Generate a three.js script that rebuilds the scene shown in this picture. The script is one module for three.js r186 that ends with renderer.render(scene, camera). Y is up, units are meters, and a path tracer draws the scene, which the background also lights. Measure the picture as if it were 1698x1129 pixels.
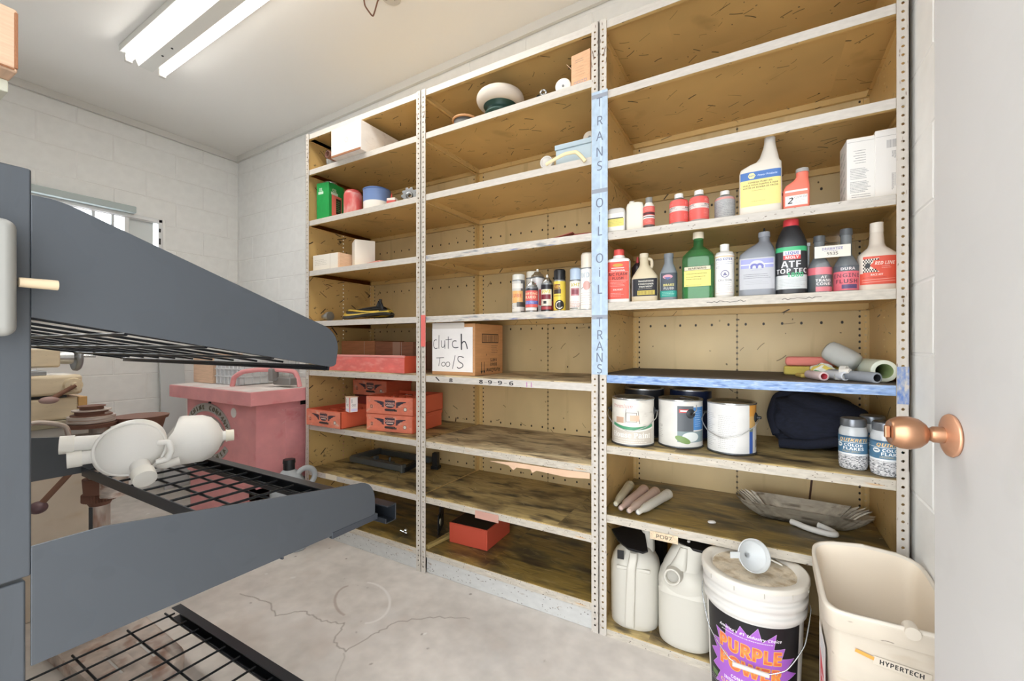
import * as THREE from 'three';
import { RoundedBoxGeometry } from 'three/addons/geometries/RoundedBoxGeometry.js';
import { mergeGeometries } from 'three/addons/utils/BufferGeometryUtils.js';
import { ImprovedNoise } from 'three/addons/math/ImprovedNoise.js';
import { FontLoader } from 'three/addons/loaders/FontLoader.js';
import { TextGeometry } from 'three/addons/geometries/TextGeometry.js';
import { RectAreaLightUniformsLib } from 'three/addons/lights/RectAreaLightUniformsLib.js';

// ---------- camera, sky, lights, exposure ----------
const W = 1698, H = 1129, FOCAL = 713;
const scene = new THREE.Scene();
const camera = new THREE.PerspectiveCamera(2 * Math.atan(H / 2 / FOCAL) * 180 / Math.PI, W / H, 0.03, 60);
camera.position.set(0, 1.16, 0);
camera.rotation.y = Math.PI / 6;
camera.setViewOffset(W, H, 0, -6.8, W, H);
scene.background = new THREE.Color(0.93, 0.97, 1.0);
scene.backgroundIntensity = 6.5;
const renderer = new THREE.WebGLRenderer({ antialias: true });
renderer.shadowMap.enabled = true;
renderer.toneMapping = THREE.LinearToneMapping;
renderer.toneMappingExposure = 1.0;
RectAreaLightUniformsLib.init();
const TUBE_LIGHT = 30;
const sun = new THREE.DirectionalLight('#fff4e4', 5); sun.position.set(6, 8, 1.1); sun.target.position.set(0, 0, 1.1); sun.castShadow = true; sun.shadow.camera.left = sun.shadow.camera.bottom = -5; sun.shadow.camera.right = sun.shadow.camera.top = 5; scene.add(sun, sun.target);

// ---------- helpers ----------
let seed = 7;
const rnd = () => { seed = (seed * 1664525 + 1013904223) >>> 0; return seed / 4294967296; };
const rr = (a, b) => a + (b - a) * rnd();
const names = {};
const numbered = n => { const k = names[n] = (names[n] ?? -1) + 1; return k ? n + '_' + String(k).padStart(3, '0') : n; };
const PI = Math.PI;
function shade(o) { o.castShadow = o.receiveShadow = true; return o; }
function tag(o, label, category, group) { o.userData.label = label; o.userData.category = category; if (group) o.userData.group = group; return o; }
function thing(name, label, category, pos = [0, 0, 0], ry = 0, group) {
  const g = new THREE.Group(); g.name = numbered(name); g.position.set(...pos); g.rotation.y = ry; scene.add(g);
  return tag(g, label, category, group);
}
function part(name, geo, mat, parent, label) {
  const m = shade(new THREE.Mesh(Array.isArray(geo) ? merge(geo) : geo, mat)); m.name = name; parent.add(m);
  if (label) m.userData.label = label;
  return m;
}
function struct(name, geo, mat) { const m = part(name, geo, mat, scene); m.userData.kind = 'structure'; return m; }
function structGroup(name) { const g = new THREE.Group(); g.name = name; g.userData.kind = 'structure'; scene.add(g); return g; }
function merge(list) {
  return mergeGeometries(list.map(g => { let n = g.index ? g.toNonIndexed() : g; for (const k of Object.keys(n.attributes)) if (!['position', 'normal', 'uv'].includes(k)) n.deleteAttribute(k); return n; }));
}
const at = (g, x = 0, y = 0, z = 0) => g.translate(x, y, z);
const turn = (g, x = 0, y = 0, z = 0) => { if (x) g.rotateX(x); if (y) g.rotateY(y); if (z) g.rotateZ(z); return g; };
// box given by its centre in x and z and its base in y
const bx = (w, h, d, x = 0, y = 0, z = 0) => new THREE.BoxGeometry(w, h, d).translate(x, y + h / 2, z);
const rb = (w, h, d, r, x = 0, y = 0, z = 0, s = 2) => new RoundedBoxGeometry(w, h, d, s, Math.min(r, w / 2.01, h / 2.01, d / 2.01)).translate(x, y + h / 2, z);
const cyl = (r1, r2, h, x = 0, y = 0, z = 0, s = 28) => new THREE.CylinderGeometry(r2, r1, h, s).translate(x, y + h / 2, z);
const lathe = (pts, s = 36) => new THREE.LatheGeometry(pts.map(p => new THREE.Vector2(...p)), s);
const V = (x, y, z) => new THREE.Vector3(x, y, z);
const tube = (pts, r, s = 40, rs = 8, closed = false) => new THREE.TubeGeometry(new THREE.CatmullRomCurve3(pts.map(p => V(...p)), closed, 'catmullrom', 0.3), s, r, rs, closed);
const rod = (a, b, r, s = 8) => {
  const A = V(...a), B = V(...b), g = new THREE.CylinderGeometry(r, r, A.distanceTo(B), s);
  g.applyQuaternion(new THREE.Quaternion().setFromUnitVectors(V(0, 1, 0), B.clone().sub(A).normalize()));
  return g.translate((A.x + B.x) / 2, (A.y + B.y) / 2, (A.z + B.z) / 2);
};
// surface through cross-sections {y, a, b, n, x, z}: half width, half depth, superellipse power, centre
function loft(sec, o = {}) {
  const S = o.seg ?? 40, t0 = o.t0 ?? -PI, t1 = o.t1 ?? PI, full = o.t0 === undefined, P = [], U = [], I = [];
  const y0 = sec[0].y, y1 = sec[sec.length - 1].y;
  const e = o.grow ?? 0;
  const mid = sec[sec.length >> 1], ring = [0]; let px, pz;      // u runs along the outline
  for (let k = 0; k <= S; k++) { const t = t0 + (t1 - t0) * k / S, n = 2 / (mid.n ?? 2), c = Math.cos(t), q = Math.sin(t), x = mid.a * Math.sign(q) * Math.abs(q) ** n, z = (mid.b ?? mid.a) * Math.sign(c) * Math.abs(c) ** n; if (k) ring.push(ring[k - 1] + Math.hypot(x - px, z - pz)); px = x; pz = z; }
  for (const s of sec) for (let k = 0; k <= S; k++) {
    const t = t0 + (t1 - t0) * k / S, c = Math.cos(t), q = Math.sin(t), n = 2 / (s.n ?? 2);
    P.push((s.x ?? 0) + (s.a + e) * Math.sign(q) * Math.abs(q) ** n, s.y, (s.z ?? 0) + ((s.b ?? s.a) + e) * Math.sign(c) * Math.abs(c) ** n);
    U.push(ring[k] / (ring[S] || 1), y1 === y0 ? 0 : (s.y - y0) / (y1 - y0));
  }
  for (let j = 0; j < sec.length - 1; j++) for (let k = 0; k < S; k++) {
    const a = j * (S + 1) + k, b = a + S + 1; I.push(a, a + 1, b, a + 1, b + 1, b);
  }
  const caps = [];
  if (full && o.caps !== false) for (const [j, up] of [[0, false], [sec.length - 1, true]]) {
    if (j === 0 && o.bottom === false || j > 0 && o.top === false) continue;
    const s = sec[j]; if (s.a < 1e-4) continue;
    const c = P.length / 3; P.push(s.x ?? 0, s.y, s.z ?? 0); U.push(.5, up ? 1 : 0);
    const start = P.length / 3;
    for (let k = 0; k <= S; k++) { const i = (j * (S + 1) + k) * 3; P.push(P[i], P[i + 1], P[i + 2]); U.push(U[(i / 3) * 2], U[(i / 3) * 2 + 1]); }
    for (let k = 0; k < S; k++) up ? I.push(c, start + k, start + k + 1) : I.push(c, start + k + 1, start + k);
  }
  const g = new THREE.BufferGeometry();
  g.setAttribute('position', new THREE.Float32BufferAttribute(P, 3)); g.setAttribute('uv', new THREE.Float32BufferAttribute(U, 2));
  g.setIndex(I); g.computeVertexNormals();
  if (full) { const N = g.attributes.normal; for (let j = 0; j < sec.length; j++) { const a = j * (S + 1), b = a + S; const v = V(N.getX(a) + N.getX(b), N.getY(a) + N.getY(b), N.getZ(a) + N.getZ(b)).normalize(); N.setXYZ(a, v.x, v.y, v.z); N.setXYZ(b, v.x, v.y, v.z); } }
  return g;
}
const label = (sec, t, grow = .0006, seg = 20, mid = 0) => loft(sec, { t0: mid - t, t1: mid + t, grow, seg });
const extrude = (shape, d, bev = 0, curve = 10) => new THREE.ExtrudeGeometry(shape, { depth: d, bevelEnabled: bev > 0, bevelThickness: bev, bevelSize: bev, bevelSegments: 2, curveSegments: curve });
const poly = pts => { const s = new THREE.Shape(); pts.forEach((p, i) => i ? s.lineTo(...p) : s.moveTo(...p)); s.closePath(); return s; };

// ---------- materials ----------
const mats = {};
function mat(color, rough = .6, metal = 0, extra = {}) {
  const k = [color, rough, metal, JSON.stringify(extra)].join();
  return mats[k] ??= new THREE.MeshPhysicalMaterial({ color, roughness: rough, metalness: metal, side: THREE.DoubleSide, ...extra });
}
const noise = new ImprovedNoise();
const fbm = (x, y, z = 0, o = 4) => { let s = 0, a = .5; for (let i = 0; i < o; i++) { s += a * noise.noise(x, y, z); x *= 2.03; y *= 2.03; a *= .5; } return s; };
function canvas(w, h, draw) {
  const c = document.createElement('canvas'); c.width = w; c.height = h;
  const g = c.getContext('2d'); draw(g, w, h);
  const t = new THREE.CanvasTexture(c); t.colorSpace = THREE.SRGBColorSpace; t.wrapS = t.wrapT = THREE.RepeatWrapping; t.anisotropy = 8;
  return t;
}
function tmat(w, h, draw, rough = .6, metal = 0, extra = {}) { return new THREE.MeshPhysicalMaterial({ map: canvas(w, h, draw), roughness: rough, metalness: metal, side: THREE.DoubleSide, ...extra }); }
const fill = (g, c, x, y, w, h) => { g.fillStyle = c; g.fillRect(x, y, w, h); };
function txt(g, s, x, y, size, color, font = 'sans-serif', style = 'bold', align = 'center', maxW) { g.font = `${style} ${size}px ${font}`; g.fillStyle = color; g.textAlign = align; g.textBaseline = 'middle'; maxW ? g.fillText(s, x, y, maxW) : g.fillText(s, x, y); }
function smallPrint(g, x, y, w, rows, step, color, th = 2) { g.fillStyle = color; for (let i = 0; i < rows; i++) { let p = x; const end = x + w * rr(.7, 1); while (p < end) { const l = rr(4, 16); g.fillRect(p, y + i * step, Math.min(l, end - p), th); p += l + 4; } } }
// grain laid over a canvas: fn(u, v) in -1..1 multiplies the colour
function grain(g, w, h, amt, fx, fy, oct = 4, z = 0) {
  const d = g.getImageData(0, 0, w, h), p = d.data;
  for (let y = 0; y < h; y++) for (let x = 0; x < w; x++) { const m = 1 + amt * 2 * fbm(x / w * fx, y / h * fy, z, oct), i = (y * w + x) * 4; p[i] *= m; p[i + 1] *= m; p[i + 2] *= m; }
  g.putImageData(d, 0, 0);
}
// dark dirt laid where noise passes a threshold
function dirt(g, w, h, col, lo, hi, amt, fx, fy, z = 0) {
  const d = g.getImageData(0, 0, w, h), p = d.data;
  for (let y = 0; y < h; y++) for (let x = 0; x < w; x++) {
    const n = fbm(x / w * fx, y / h * fy, z, 4), k = amt * Math.min(1, Math.max(0, (n - lo) / (hi - lo))), i = (y * w + x) * 4;
    for (let c = 0; c < 3; c++) p[i + c] += (col[c] - p[i + c]) * k;
  }
  g.putImageData(d, 0, 0);
}
function scratches(g, w, h, n, color, len, wd) {
  g.strokeStyle = color; g.lineCap = 'round';
  for (let i = 0; i < n; i++) { const x = rnd() * w, y = rnd() * h, a = rr(-.9, .9) + (rnd() < .5 ? PI : 0), l = len * rr(.3, 1); g.lineWidth = wd * rr(.4, 1); g.globalAlpha = rr(.5, 1); g.beginPath(); g.moveTo(x, y); g.quadraticCurveTo(x + Math.cos(a) * l * .5 + rr(-4, 4), y + Math.sin(a) * l * .5 + rr(-4, 4), x + Math.cos(a) * l, y + Math.sin(a) * l); g.stroke(); }
  g.globalAlpha = 1;
}
function specks(g, w, h, n, color, r) { g.fillStyle = color; for (let i = 0; i < n; i++) { g.globalAlpha = rr(.3, 1); g.beginPath(); g.ellipse(rnd() * w, rnd() * h, r * rr(.3, 1.2), r * rr(.3, 1), rr(0, 3), 0, 7); g.fill(); } g.globalAlpha = 1; }
const unit = m => { m.map.repeat.set(1, 1); return m; };
// uv of a flat box-like geometry in metres, from its dominant normal
function metreUV(g, s = 1, ox = 0, oy = 0) {
  const n = g.index ? g.toNonIndexed() : g, P = n.attributes.position, N = n.attributes.normal, U = new Float32Array(P.count * 2);
  for (let i = 0; i < P.count; i++) { const ax = Math.abs(N.getX(i)), ay = Math.abs(N.getY(i)), az = Math.abs(N.getZ(i)), x = P.getX(i), y = P.getY(i), z = P.getZ(i); const [u, v] = ax > ay && ax > az ? [z, y] : ay > az ? [x, z] : [x, y]; U[2 * i] = u * s + ox; U[2 * i + 1] = v * s + oy; }
  n.setAttribute('uv', new THREE.BufferAttribute(U, 2)); return n;
}

const M = {
  white: mat('#d6d3cd', .5), chrome: mat('#c9ccce', .25, .9), steel: mat('#9a9da0', .42, .8), darkSteel: mat('#3a3c3e', .5, .6), rust: mat('#7d5a4a', .8, .2),
  black: mat('#15161a', .45), charcoal: mat('#3a3e44', .42, .25), wire: mat('#1c1f24', .28, .6), cardboard: null, poly: mat('#ece9df', .45, 0, { transmission: .12, thickness: 0 }),
};
// mustard paint with black scuffs
const mustardDraw = (n, base = '#d9b97c', spot = 60) => (g, w, h) => {
  fill(g, base, 0, 0, w, h); grain(g, w, h, .06, 3, 3, 3, n);
  dirt(g, w, h, [110, 86, 48], .25, .6, .4, 4, 4, n + 3); scratches(g, w, h, 46, '#1e1810', 46, 4.5); scratches(g, w, h, 40, '#5a431f', 60, 2); specks(g, w, h, spot, '#241c12', 3);
};
const mustard = [0, 1, 2].map(i => tmat(768, 768, mustardDraw(i * 5), .38, .1));
const mustardWorn = tmat(768, 768, (g, w, h) => { mustardDraw(40, '#cdac70', 160)(g, w, h); scratches(g, w, h, 40, '#14100b', 70, 7); dirt(g, w, h, [52, 40, 30], .28, .4, .8, 9, 9, 60); }, .45, .1);
const backDraw = (g, w, h) => {
  fill(g, '#d6be8e', 0, 0, w, h); grain(g, w, h, .07, 3, 5, 4, 11); dirt(g, w, h, [120, 98, 60], .2, .6, .4, 12, 3, 12);
  scratches(g, w, h, 26, '#4a3a22', 40, 2.5); specks(g, w, h, 60, '#3d2f1c', 3);
  g.fillStyle = '#1f1810';
  for (let y = 8; y < h; y += h * .0254 / 2.45) { g.beginPath(); g.arc(w / 2, y, 3.2, 0, 7); g.fill(); for (const x of [w * .03, w * .97]) { g.beginPath(); g.arc(x, y, 3, 0, 7); g.fill(); } }
  for (let k = 1; k < 9; k++) for (let i = 0; i < 12; i++) { g.beginPath(); g.arc(w * (.09 + .0745 * i), h * (k * .114 + .035), 3.6, 0, 7); g.fill(); }
  g.strokeStyle = '#7d6843'; g.lineWidth = 2; g.strokeRect(w / 2, -5, w, h + 10);
  g.strokeStyle = '#4a2c18'; g.lineWidth = 6; g.beginPath(); g.moveTo(w * .82, h * .72); g.lineTo(w * .80, h * .76); g.lineTo(w * .79, h * .8); g.stroke();
};
const backPaint = tmat(768, 1536, backDraw, .42, .1);
const paintWhite = tmat(512, 512, (g, w, h) => { fill(g, '#e6e1da', 0, 0, w, h); grain(g, w, h, .05, 8, 8); dirt(g, w, h, [150, 140, 126], .25, .5, .5, 7, 16, 3); specks(g, w, h, 120, '#8d8172', 2); }, .5);
const lipPaint = [
  tmat(1024, 64, (g, w, h) => { fill(g, '#c9c3bb', 0, 0, w, h); grain(g, w, h, .04, 30, 3); dirt(g, w, h, [170, 160, 150], .3, .6, .3, 12, 2, 1); }, .5),
  tmat(1024, 64, (g, w, h) => { fill(g, '#c4beb6', 0, 0, w, h); grain(g, w, h, .05, 20, 3); dirt(g, w, h, [150, 142, 134], .2, .55, .45, 14, 2, 4); specks(g, w, h, 40, '#6b5f55', 4); }, .55),
  tmat(1024, 64, (g, w, h) => { fill(g, '#c8c2ba', 0, 0, w, h); grain(g, w, h, .08, 30, 3); dirt(g, w, h, [80, 90, 104], .1, .5, .8, 9, 1.5, 14); dirt(g, w, h, [52, 72, 150], .25, .4, .8, 7, 1.5, 24); dirt(g, w, h, [224, 108, 98], .3, .42, .7, 8, 1.5, 36); }, .55),
  tmat(1024, 64, (g, w, h) => { fill(g, '#8aa5cf', 0, 0, w, h); grain(g, w, h, .1, 40, 4); dirt(g, w, h, [190, 205, 226], .05, .3, .7, 30, 5, 5); dirt(g, w, h, [58, 92, 160], .1, .4, .7, 16, 3, 9); }, .55),
  tmat(1024, 64, (g, w, h) => {   // numbered lip under the clutch box
    fill(g, '#c8c2bb', 0, 0, w, h); grain(g, w, h, .05, 30, 3); g.strokeStyle = '#222'; g.lineWidth = 9; g.beginPath(); g.moveTo(100, 8); g.lineTo(124, 44); g.stroke();
    for (const [x, s] of [[205, '8'], [400, '8'], [455, '9'], [515, '9'], [580, '6']]) txt(g, s, x, 34, 50, '#26262a');
    g.fillStyle = '#333'; for (const x of [428, 485, 546]) g.fillRect(x - 8, 34, 18, 3); txt(g, '||', 680, 32, 44, '#b04aa0', 'sans-serif', 'normal');
  }, .55),
  tmat(1024, 64, (g, w, h) => { fill(g, '#c2baad', 0, 0, w, h); grain(g, w, h, .07, 24, 3); dirt(g, w, h, [130, 118, 102], .18, .5, .5, 16, 2.5, 8); dirt(g, w, h, [200, 160, 116], .22, .4, .8, 8, 2, 18); specks(g, w, h, 80, '#463a30', 3); }, .6),
  tmat(1024, 64, (g, w, h) => { fill(g, '#c2bbb0', 0, 0, w, h); grain(g, w, h, .08, 36, 4); dirt(g, w, h, [150, 140, 126], .2, .5, .4, 16, 3, 81); g.strokeStyle = '#3a3532'; g.lineWidth = 3; for (const [x0, x1] of [[430, 570], [680, 800]]) { g.beginPath(); for (let x = x0; x < x1; x += 9) g.lineTo(x, 34 + rr(-7, 7) * (rnd() < .7 ? 1 : 0)); g.stroke(); } }, .6),
];
const topDraw = (base, dk, amt, z, streak) => (g, w, h) => {
  fill(g, base, 0, 0, w, h); grain(g, w, h, .14, 6, 40, 4, z); grain(g, w, h, .1, 3, 3, 3, z + 2);
  dirt(g, w, h, dk, -.05, .36, amt * .9, 4, 4, z + 5); dirt(g, w, h, [36, 30, 26], .08, .38, amt * .95, streak[0], streak[1], z + 9); dirt(g, w, h, [206, 190, 150], .1, .45, .4, 9, 14, z + 19);
  scratches(g, w, h, 60, '#2b241c', 90, 3); scratches(g, w, h, 30, '#d9c9a4', 60, 2);
};
const shelfTop = {
  light: tmat(1024, 576, topDraw('#c9b894', [92, 70, 50], .75, 3, [5, 9]), .6),
  dark: tmat(1024, 576, topDraw('#b59f6c', [66, 52, 34], .85, 23, [5, 8]), .55),
    board: tmat(1024, 576, (g, w, h) => { fill(g, '#4a4139', 0, 0, w, h); grain(g, w, h, .2, 20, 20); dirt(g, w, h, [96, 84, 72], .2, .5, .4, 30, 6, 4); }, .7),
  oily: tmat(1024, 576, topDraw('#86703c', [40, 38, 36], 1, 63, [3, 9]), .35),
};
M.cardboard = tmat(256, 256, (g, w, h) => { fill(g, '#c08f62', 0, 0, w, h); grain(g, w, h, .06, 3, 24); }, .85);
M.brownCard = tmat(256, 256, (g, w, h) => { fill(g, '#9c6a4a', 0, 0, w, h); grain(g, w, h, .1, 4, 14); }, .85);
M.paleCard = tmat(256, 256, (g, w, h) => { fill(g, '#dcb99c', 0, 0, w, h); grain(g, w, h, .05, 3, 24); }, .85);

// ---------- the room ----------
const LX = -4.28, RX = 0.392, BZ = -2.23, NZ = 0.03;          // inner faces of the four walls
const ceilY = x => 2.926 + .029 * (x + 4.28);
const blockPaint = [1].map(i => tmat(256, 128, (g, w, h) => { fill(g, '#efefed', 0, 0, w, h); grain(g, w, h, .015, 6, 3, 4, i * 9); }, .62, 0, { bumpScale: .002 }));
const mortarPaint = mat('#f0efed', .8);
const BW = .4064, BH = .2032, BY0 = 2.149 - 11 * BH;
function blockGeo(w, h) {   // a block face proud of the joints, with chamfered edges
  const c = .004, d = .0025, P = [], I = [], U = [];
  const o = [[-w / 2, -h / 2], [w / 2, -h / 2], [w / 2, h / 2], [-w / 2, h / 2]], n = [[-w / 2 + c, -h / 2 + c], [w / 2 - c, -h / 2 + c], [w / 2 - c, h / 2 - c], [-w / 2 + c, h / 2 - c]];
  const quad = (a, b, e, f) => { const k = P.length / 3; for (const v of [a, b, e, f]) { P.push(...v); U.push(v[0] / .4 + .5, v[1] / .2 + .5); } I.push(k, k + 1, k + 2, k, k + 2, k + 3); };
  const z = (p, q) => [p[0], p[1], q];
  quad(...n.map(p => z(p, d)));
  for (let i = 0; i < 4; i++) { const j = (i + 1) % 4; quad(z(o[i], 0), z(o[j], 0), z(n[j], d), z(n[i], d)); }
  const g = new THREE.BufferGeometry(); g.setAttribute('position', new THREE.Float32BufferAttribute(P, 3)); g.setAttribute('uv', new THREE.Float32BufferAttribute(U, 2)); g.setIndex(I);
  const f = g.toNonIndexed(); f.computeVertexNormals(); return f;
}
const blockGeos = {};
// blocks over u from u0 to u1 in the wall's own axis; hole = [u0, u1, y0, y1]
function layBlocks(group, u0, u1, top, place, hole, startOff = 0) {
  for (let r = 0; ; r++) {
    const y0 = Math.max(0, BY0 + r * BH), y1 = Math.min(top, BY0 + (r + 1) * BH); if (y1 - y0 < .03) { if (y0 > top - .03) break; continue; }
    for (let u = u0 - (r % 2 ? BW / 2 : 0) - startOff; u < u1; u += BW) {
      let spans = [[Math.max(u0, u), Math.min(u1, u + BW)]];
      if (hole && y1 > hole[2] + .02 && y0 < hole[3] - .08) spans = spans.flatMap(([a, b]) => b <= hole[0] || a >= hole[1] ? [[a, b]] : [[a, hole[0]], [hole[1], b]]);
      for (const [a, b] of spans) {
        if (b - a < .03) continue;
        const w = Math.round((b - a - .003) * 1e3) / 1e3, h = Math.round((y1 - y0 - .003) * 1e3) / 1e3;
        const m = part('block', blockGeos[w + '_' + h] ??= blockGeo(w, h), blockPaint[0], group);
        place(m, (a + b) / 2, (y0 + y1) / 2);
      }
    }
  }
}
const floorPaint = tmat(1600, 1600, (g, w, h) => {   // 6 x 6 m, u from x = -5, v from z = -3 downwards
  fill(g, '#cac4be', 0, 0, w, h); grain(g, w, h, .09, 9, 9, 5, 1); grain(g, w, h, .05, 90, 90, 3, 2); dirt(g, w, h, [176, 160, 148], .12, .4, .5, 14, 14, 7); dirt(g, w, h, [226, 224, 222], .15, .4, .5, 11, 11, 17);
  const px = (x, z) => [(x + 5) / 6 * w, (z + 3) / 6 * h];
  const line = (pts, c, l) => { g.strokeStyle = c; g.lineWidth = l; g.beginPath(); pts.forEach((p, i) => { const q = px(...p); i ? g.lineTo(...q) : g.moveTo(...q); }); g.stroke(); };
  const jag = (pts) => { const o = []; for (let i = 0; i < pts.length - 1; i++) for (let k = 0; k < 8; k++) { const t = k / 8; o.push([pts[i][0] + (pts[i + 1][0] - pts[i][0]) * t + rr(-.006, .006), pts[i][1] + (pts[i + 1][1] - pts[i][1]) * t + rr(-.006, .006)]); } return o; };
  line(jag([[-2.1, -1.1], [-1.92, -1.13], [-1.8, -1.09], [-1.72, -1.17], [-1.607, -1.163], [-1.5, -1.2], [-1.45, -1.11], [-1.36, -1.09], [-1.34, -1.22], [-1.315, -1.323], [-1.2, -1.42], [-1.05, -1.5]]), '#9a928b', 1.2);
  line(jag([[-1.36, -1.09], [-1.2, -.9], [-.9, -.8], [-.7, -.5]]), '#aca59e', 1);
  g.lineWidth = 3; g.strokeStyle = '#ddd9d5'; g.beginPath(); g.ellipse(...px(-1.55, -1.35), 45, 28, .5, 3.6, 6.6); g.stroke(); g.strokeStyle = 'rgba(154,137,128,.55)'; g.lineWidth = 3; g.beginPath(); g.ellipse(...px(-1.6, -1.33), 36, 20, .5, .8, 3.2); g.stroke();
  specks(g, w, h, 400, '#8a827b', 2); specks(g, w, h, 160, '#e9e7e5', 3);
}, .75);
{
  const g = new THREE.BoxGeometry(6, .1, 6).translate(-2, -.05, 0), U = g.attributes.uv, P = g.attributes.position;
  for (let i = 0; i < U.count; i++) U.setXY(i, (P.getX(i) + 5) / 6, 1 - (P.getZ(i) + 3) / 6);
  struct('floor', g, floorPaint);
}
const ceilPaint = mat('#f0eeea', .8);
{
  const s = poly([[-4.5, ceilY(-4.5)], [.6, ceilY(.6)], [.6, ceilY(.6) + .12], [-4.5, ceilY(-4.5) + .12]]);
  struct('ceiling', extrude(s, 2.7).translate(0, 0, -2.45), ceilPaint);
}
const WIN = [-1.63, -.55, 1.336, 2.186];      // z from, z to, y from, y to
const leftWall = structGroup('wall_left');
part('wall_core', [bx(.2, 3.2, 2.45 + WIN[0], LX - .1, 0, (-2.45 + WIN[0]) / 2), bx(.2, 3.2, .25 - WIN[1], LX - .1, 0, (.25 + WIN[1]) / 2), bx(.2, WIN[2], WIN[1] - WIN[0], LX - .1, 0, (WIN[0] + WIN[1]) / 2), bx(.2, 3.2 - WIN[3], WIN[1] - WIN[0], LX - .1, WIN[3], (WIN[0] + WIN[1]) / 2)], mortarPaint, leftWall);
layBlocks(leftWall, -NZ, -BZ, ceilY(LX) - .05, (m, u, y) => { m.position.set(LX, y, -u); m.rotation.y = PI / 2; }, [-WIN[1], -WIN[0], WIN[2], WIN[3]], .07);
const backWall = structGroup('wall_back');
part('wall_core', bx(4.9, 3.25, .2, -1.95, 0, BZ - .1), mortarPaint, backWall);
layBlocks(backWall, LX, RX, 2.96, (m, u, y) => m.position.set(u, y, BZ), null, .16);
const rightWall = structGroup('wall_right');
part('wall_core', bx(.2, 3.25, 2.6, RX + .1, 0, -1.1), mortarPaint, rightWall);
layBlocks(rightWall, BZ, NZ, ceilY(RX) - .02, (m, u, y) => { m.position.set(RX, y, u); m.rotation.y = -PI / 2; }, null, .1);
struct('wall_near', [bx(3.58, 3.2, .15, -2.57, 0, NZ + .075), bx(.3, 3.2, .15, .53, 0, NZ + .075), bx(1.2, .95, .15, -.2, 2.25, NZ + .075)], mat('#e6e5e2', .7));
{   // boards that cover the joint between the walls and the ceiling
  const trim = mat('#dcdad5', .6);
  struct('trim_1', bx(.018, .05, -BZ + NZ, LX + .014, ceilY(LX) - .05, (BZ + NZ) / 2), trim);
  struct('trim_2', turn(bx(RX - LX, .055, .02), 0, 0, Math.atan(.029)).translate((LX + RX) / 2, ceilY((LX + RX) / 2) - .052, BZ + .016), trim);
}
struct('roof_overhang', bx(.75, .07, 3, LX - .6, 2.31, -1.1), mat('#b9bcc0', .8));
{   // window in the left wall: aluminium frame, bars, two sashes, blind rail
  const w = structGroup('window_1'), fr = mat('#e4e6e8', .4, .3), x = LX - .03;
  const [a, b, c, d] = WIN, zc = (a + b) / 2, L = b - a;
  part('window_frame', [rb(.09, .03, L, .004, x, d - .03, zc), rb(.11, .04, L + .04, .004, x + .02, c, zc), rb(.09, d - c, .028, .004, x, c, a + .014), rb(.09, d - c, .028, .004, x, c, b - .014), rb(.05, d - c - .03, .03, .004, x, c, -1.405)], fr, w);
  part('side_trim', rb(.03, d - c, .02, .006, LX + .012, c, a - .006), mat('#f6f5f2', .4), w);
  for (const z of [-1.319, -1.209, -1.087, -.96, -.83, -.7]) part('window_bar', rb(.018, d - c - .03, .018, .003, x + .02, c, z), mat('#c3c8cd', .4, .4), w);
  part('frosted_panel', bx(.008, d - c - .05, .16, x, c + .02, -1.5), mat('#d9dede', .5), w, 'pale frosted side panel');
  part('window_pane', bx(.004, d - c - .04, .83, x - .01, c + .02, -.99), mat('#ffffff', .02, 0, { transmission: 1, thickness: 0, ior: 1.45 }), w);
  part('blind_rail', rb(.06, .05, .9, .006, LX + .04, 2.184, -.99), mat('#b3bfbf', .5), w, 'grey green blind rail over the window');
  part('latch', [rb(.02, .03, .012, .003, LX + .01, 2.08, a + .02), rb(.02, .05, .012, .003, LX + .01, 1.98, a + .02)], M.black, w);
}
// ---------- ceiling light and cable ----------
{
  const sl = Math.atan(.029), x0 = -3.32, L = 2.44, cx = x0 + L / 2, zc = -1.175, y = ceilY(cx);
  const f = thing('ceiling_light', 'long white two-tube fluorescent batten under the ceiling', 'ceiling light', [cx, y, zc]); f.rotation.z = sl;
  part('housing', [rb(L, .04, .25, .004, 0, -.042, 0), extrude(poly([[-.055, -.042], [.055, -.042], [.035, -.085], [-.035, -.085]]), L - .02).rotateY(PI / 2).translate(-L / 2 + .01, 0, 0)], mat('#e6e6e1', .45), f);
  for (const z of [-.085, .085]) for (const e of [-1, 1]) part('tube_socket', rb(.025, .055, .034, .004, e * (L / 2 - .014), -.092, z), M.white, f);
  for (const z of [-.085, .085]) part('fluorescent_tube', turn(cyl(.019, .019, L - .06, 0, -(L - .06) / 2, 0, 20), 0, 0, PI / 2).translate(0, -.066, z), mat('#ffffff', .4, 0, { emissive: '#fffdf8', emissiveIntensity: 6 }), f);
  for (const x of [-.98, -.86, .3]) part('fixing_hole', cyl(.006, .006, .003, x, -.0875, 0, 12), M.black, f);
  for (const z of [-.085, .085]) {
    const l = new THREE.RectAreaLight('#fffaf2', TUBE_LIGHT, L - .08, .05); l.position.set(cx, y - .092, zc + z); l.rotation.set(-PI / 2, 0, 0); scene.add(l);
    l.castShadow = true;
  }
}
{
  const t = thing('ceiling_cable', 'brown loop of cable hanging from a small ceiling box', 'cable', [-1.72, ceilY(-1.72), -1.63]);
  part('junction_box', [cyl(.05, .045, .03, .05, -.03, .0), cyl(.02, .02, .02, .05, -.05, 0)], mat('#cfcac2', .6), t);
  part('wire', tube([[.03, -.03, 0], [-.02, -.022, .02], [-.07, -.05, .0], [-.1, -.06, -.01], [-.11, -.03, .03], [-.1, -.002, .05]], .004), M.rust, t);
}
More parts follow.
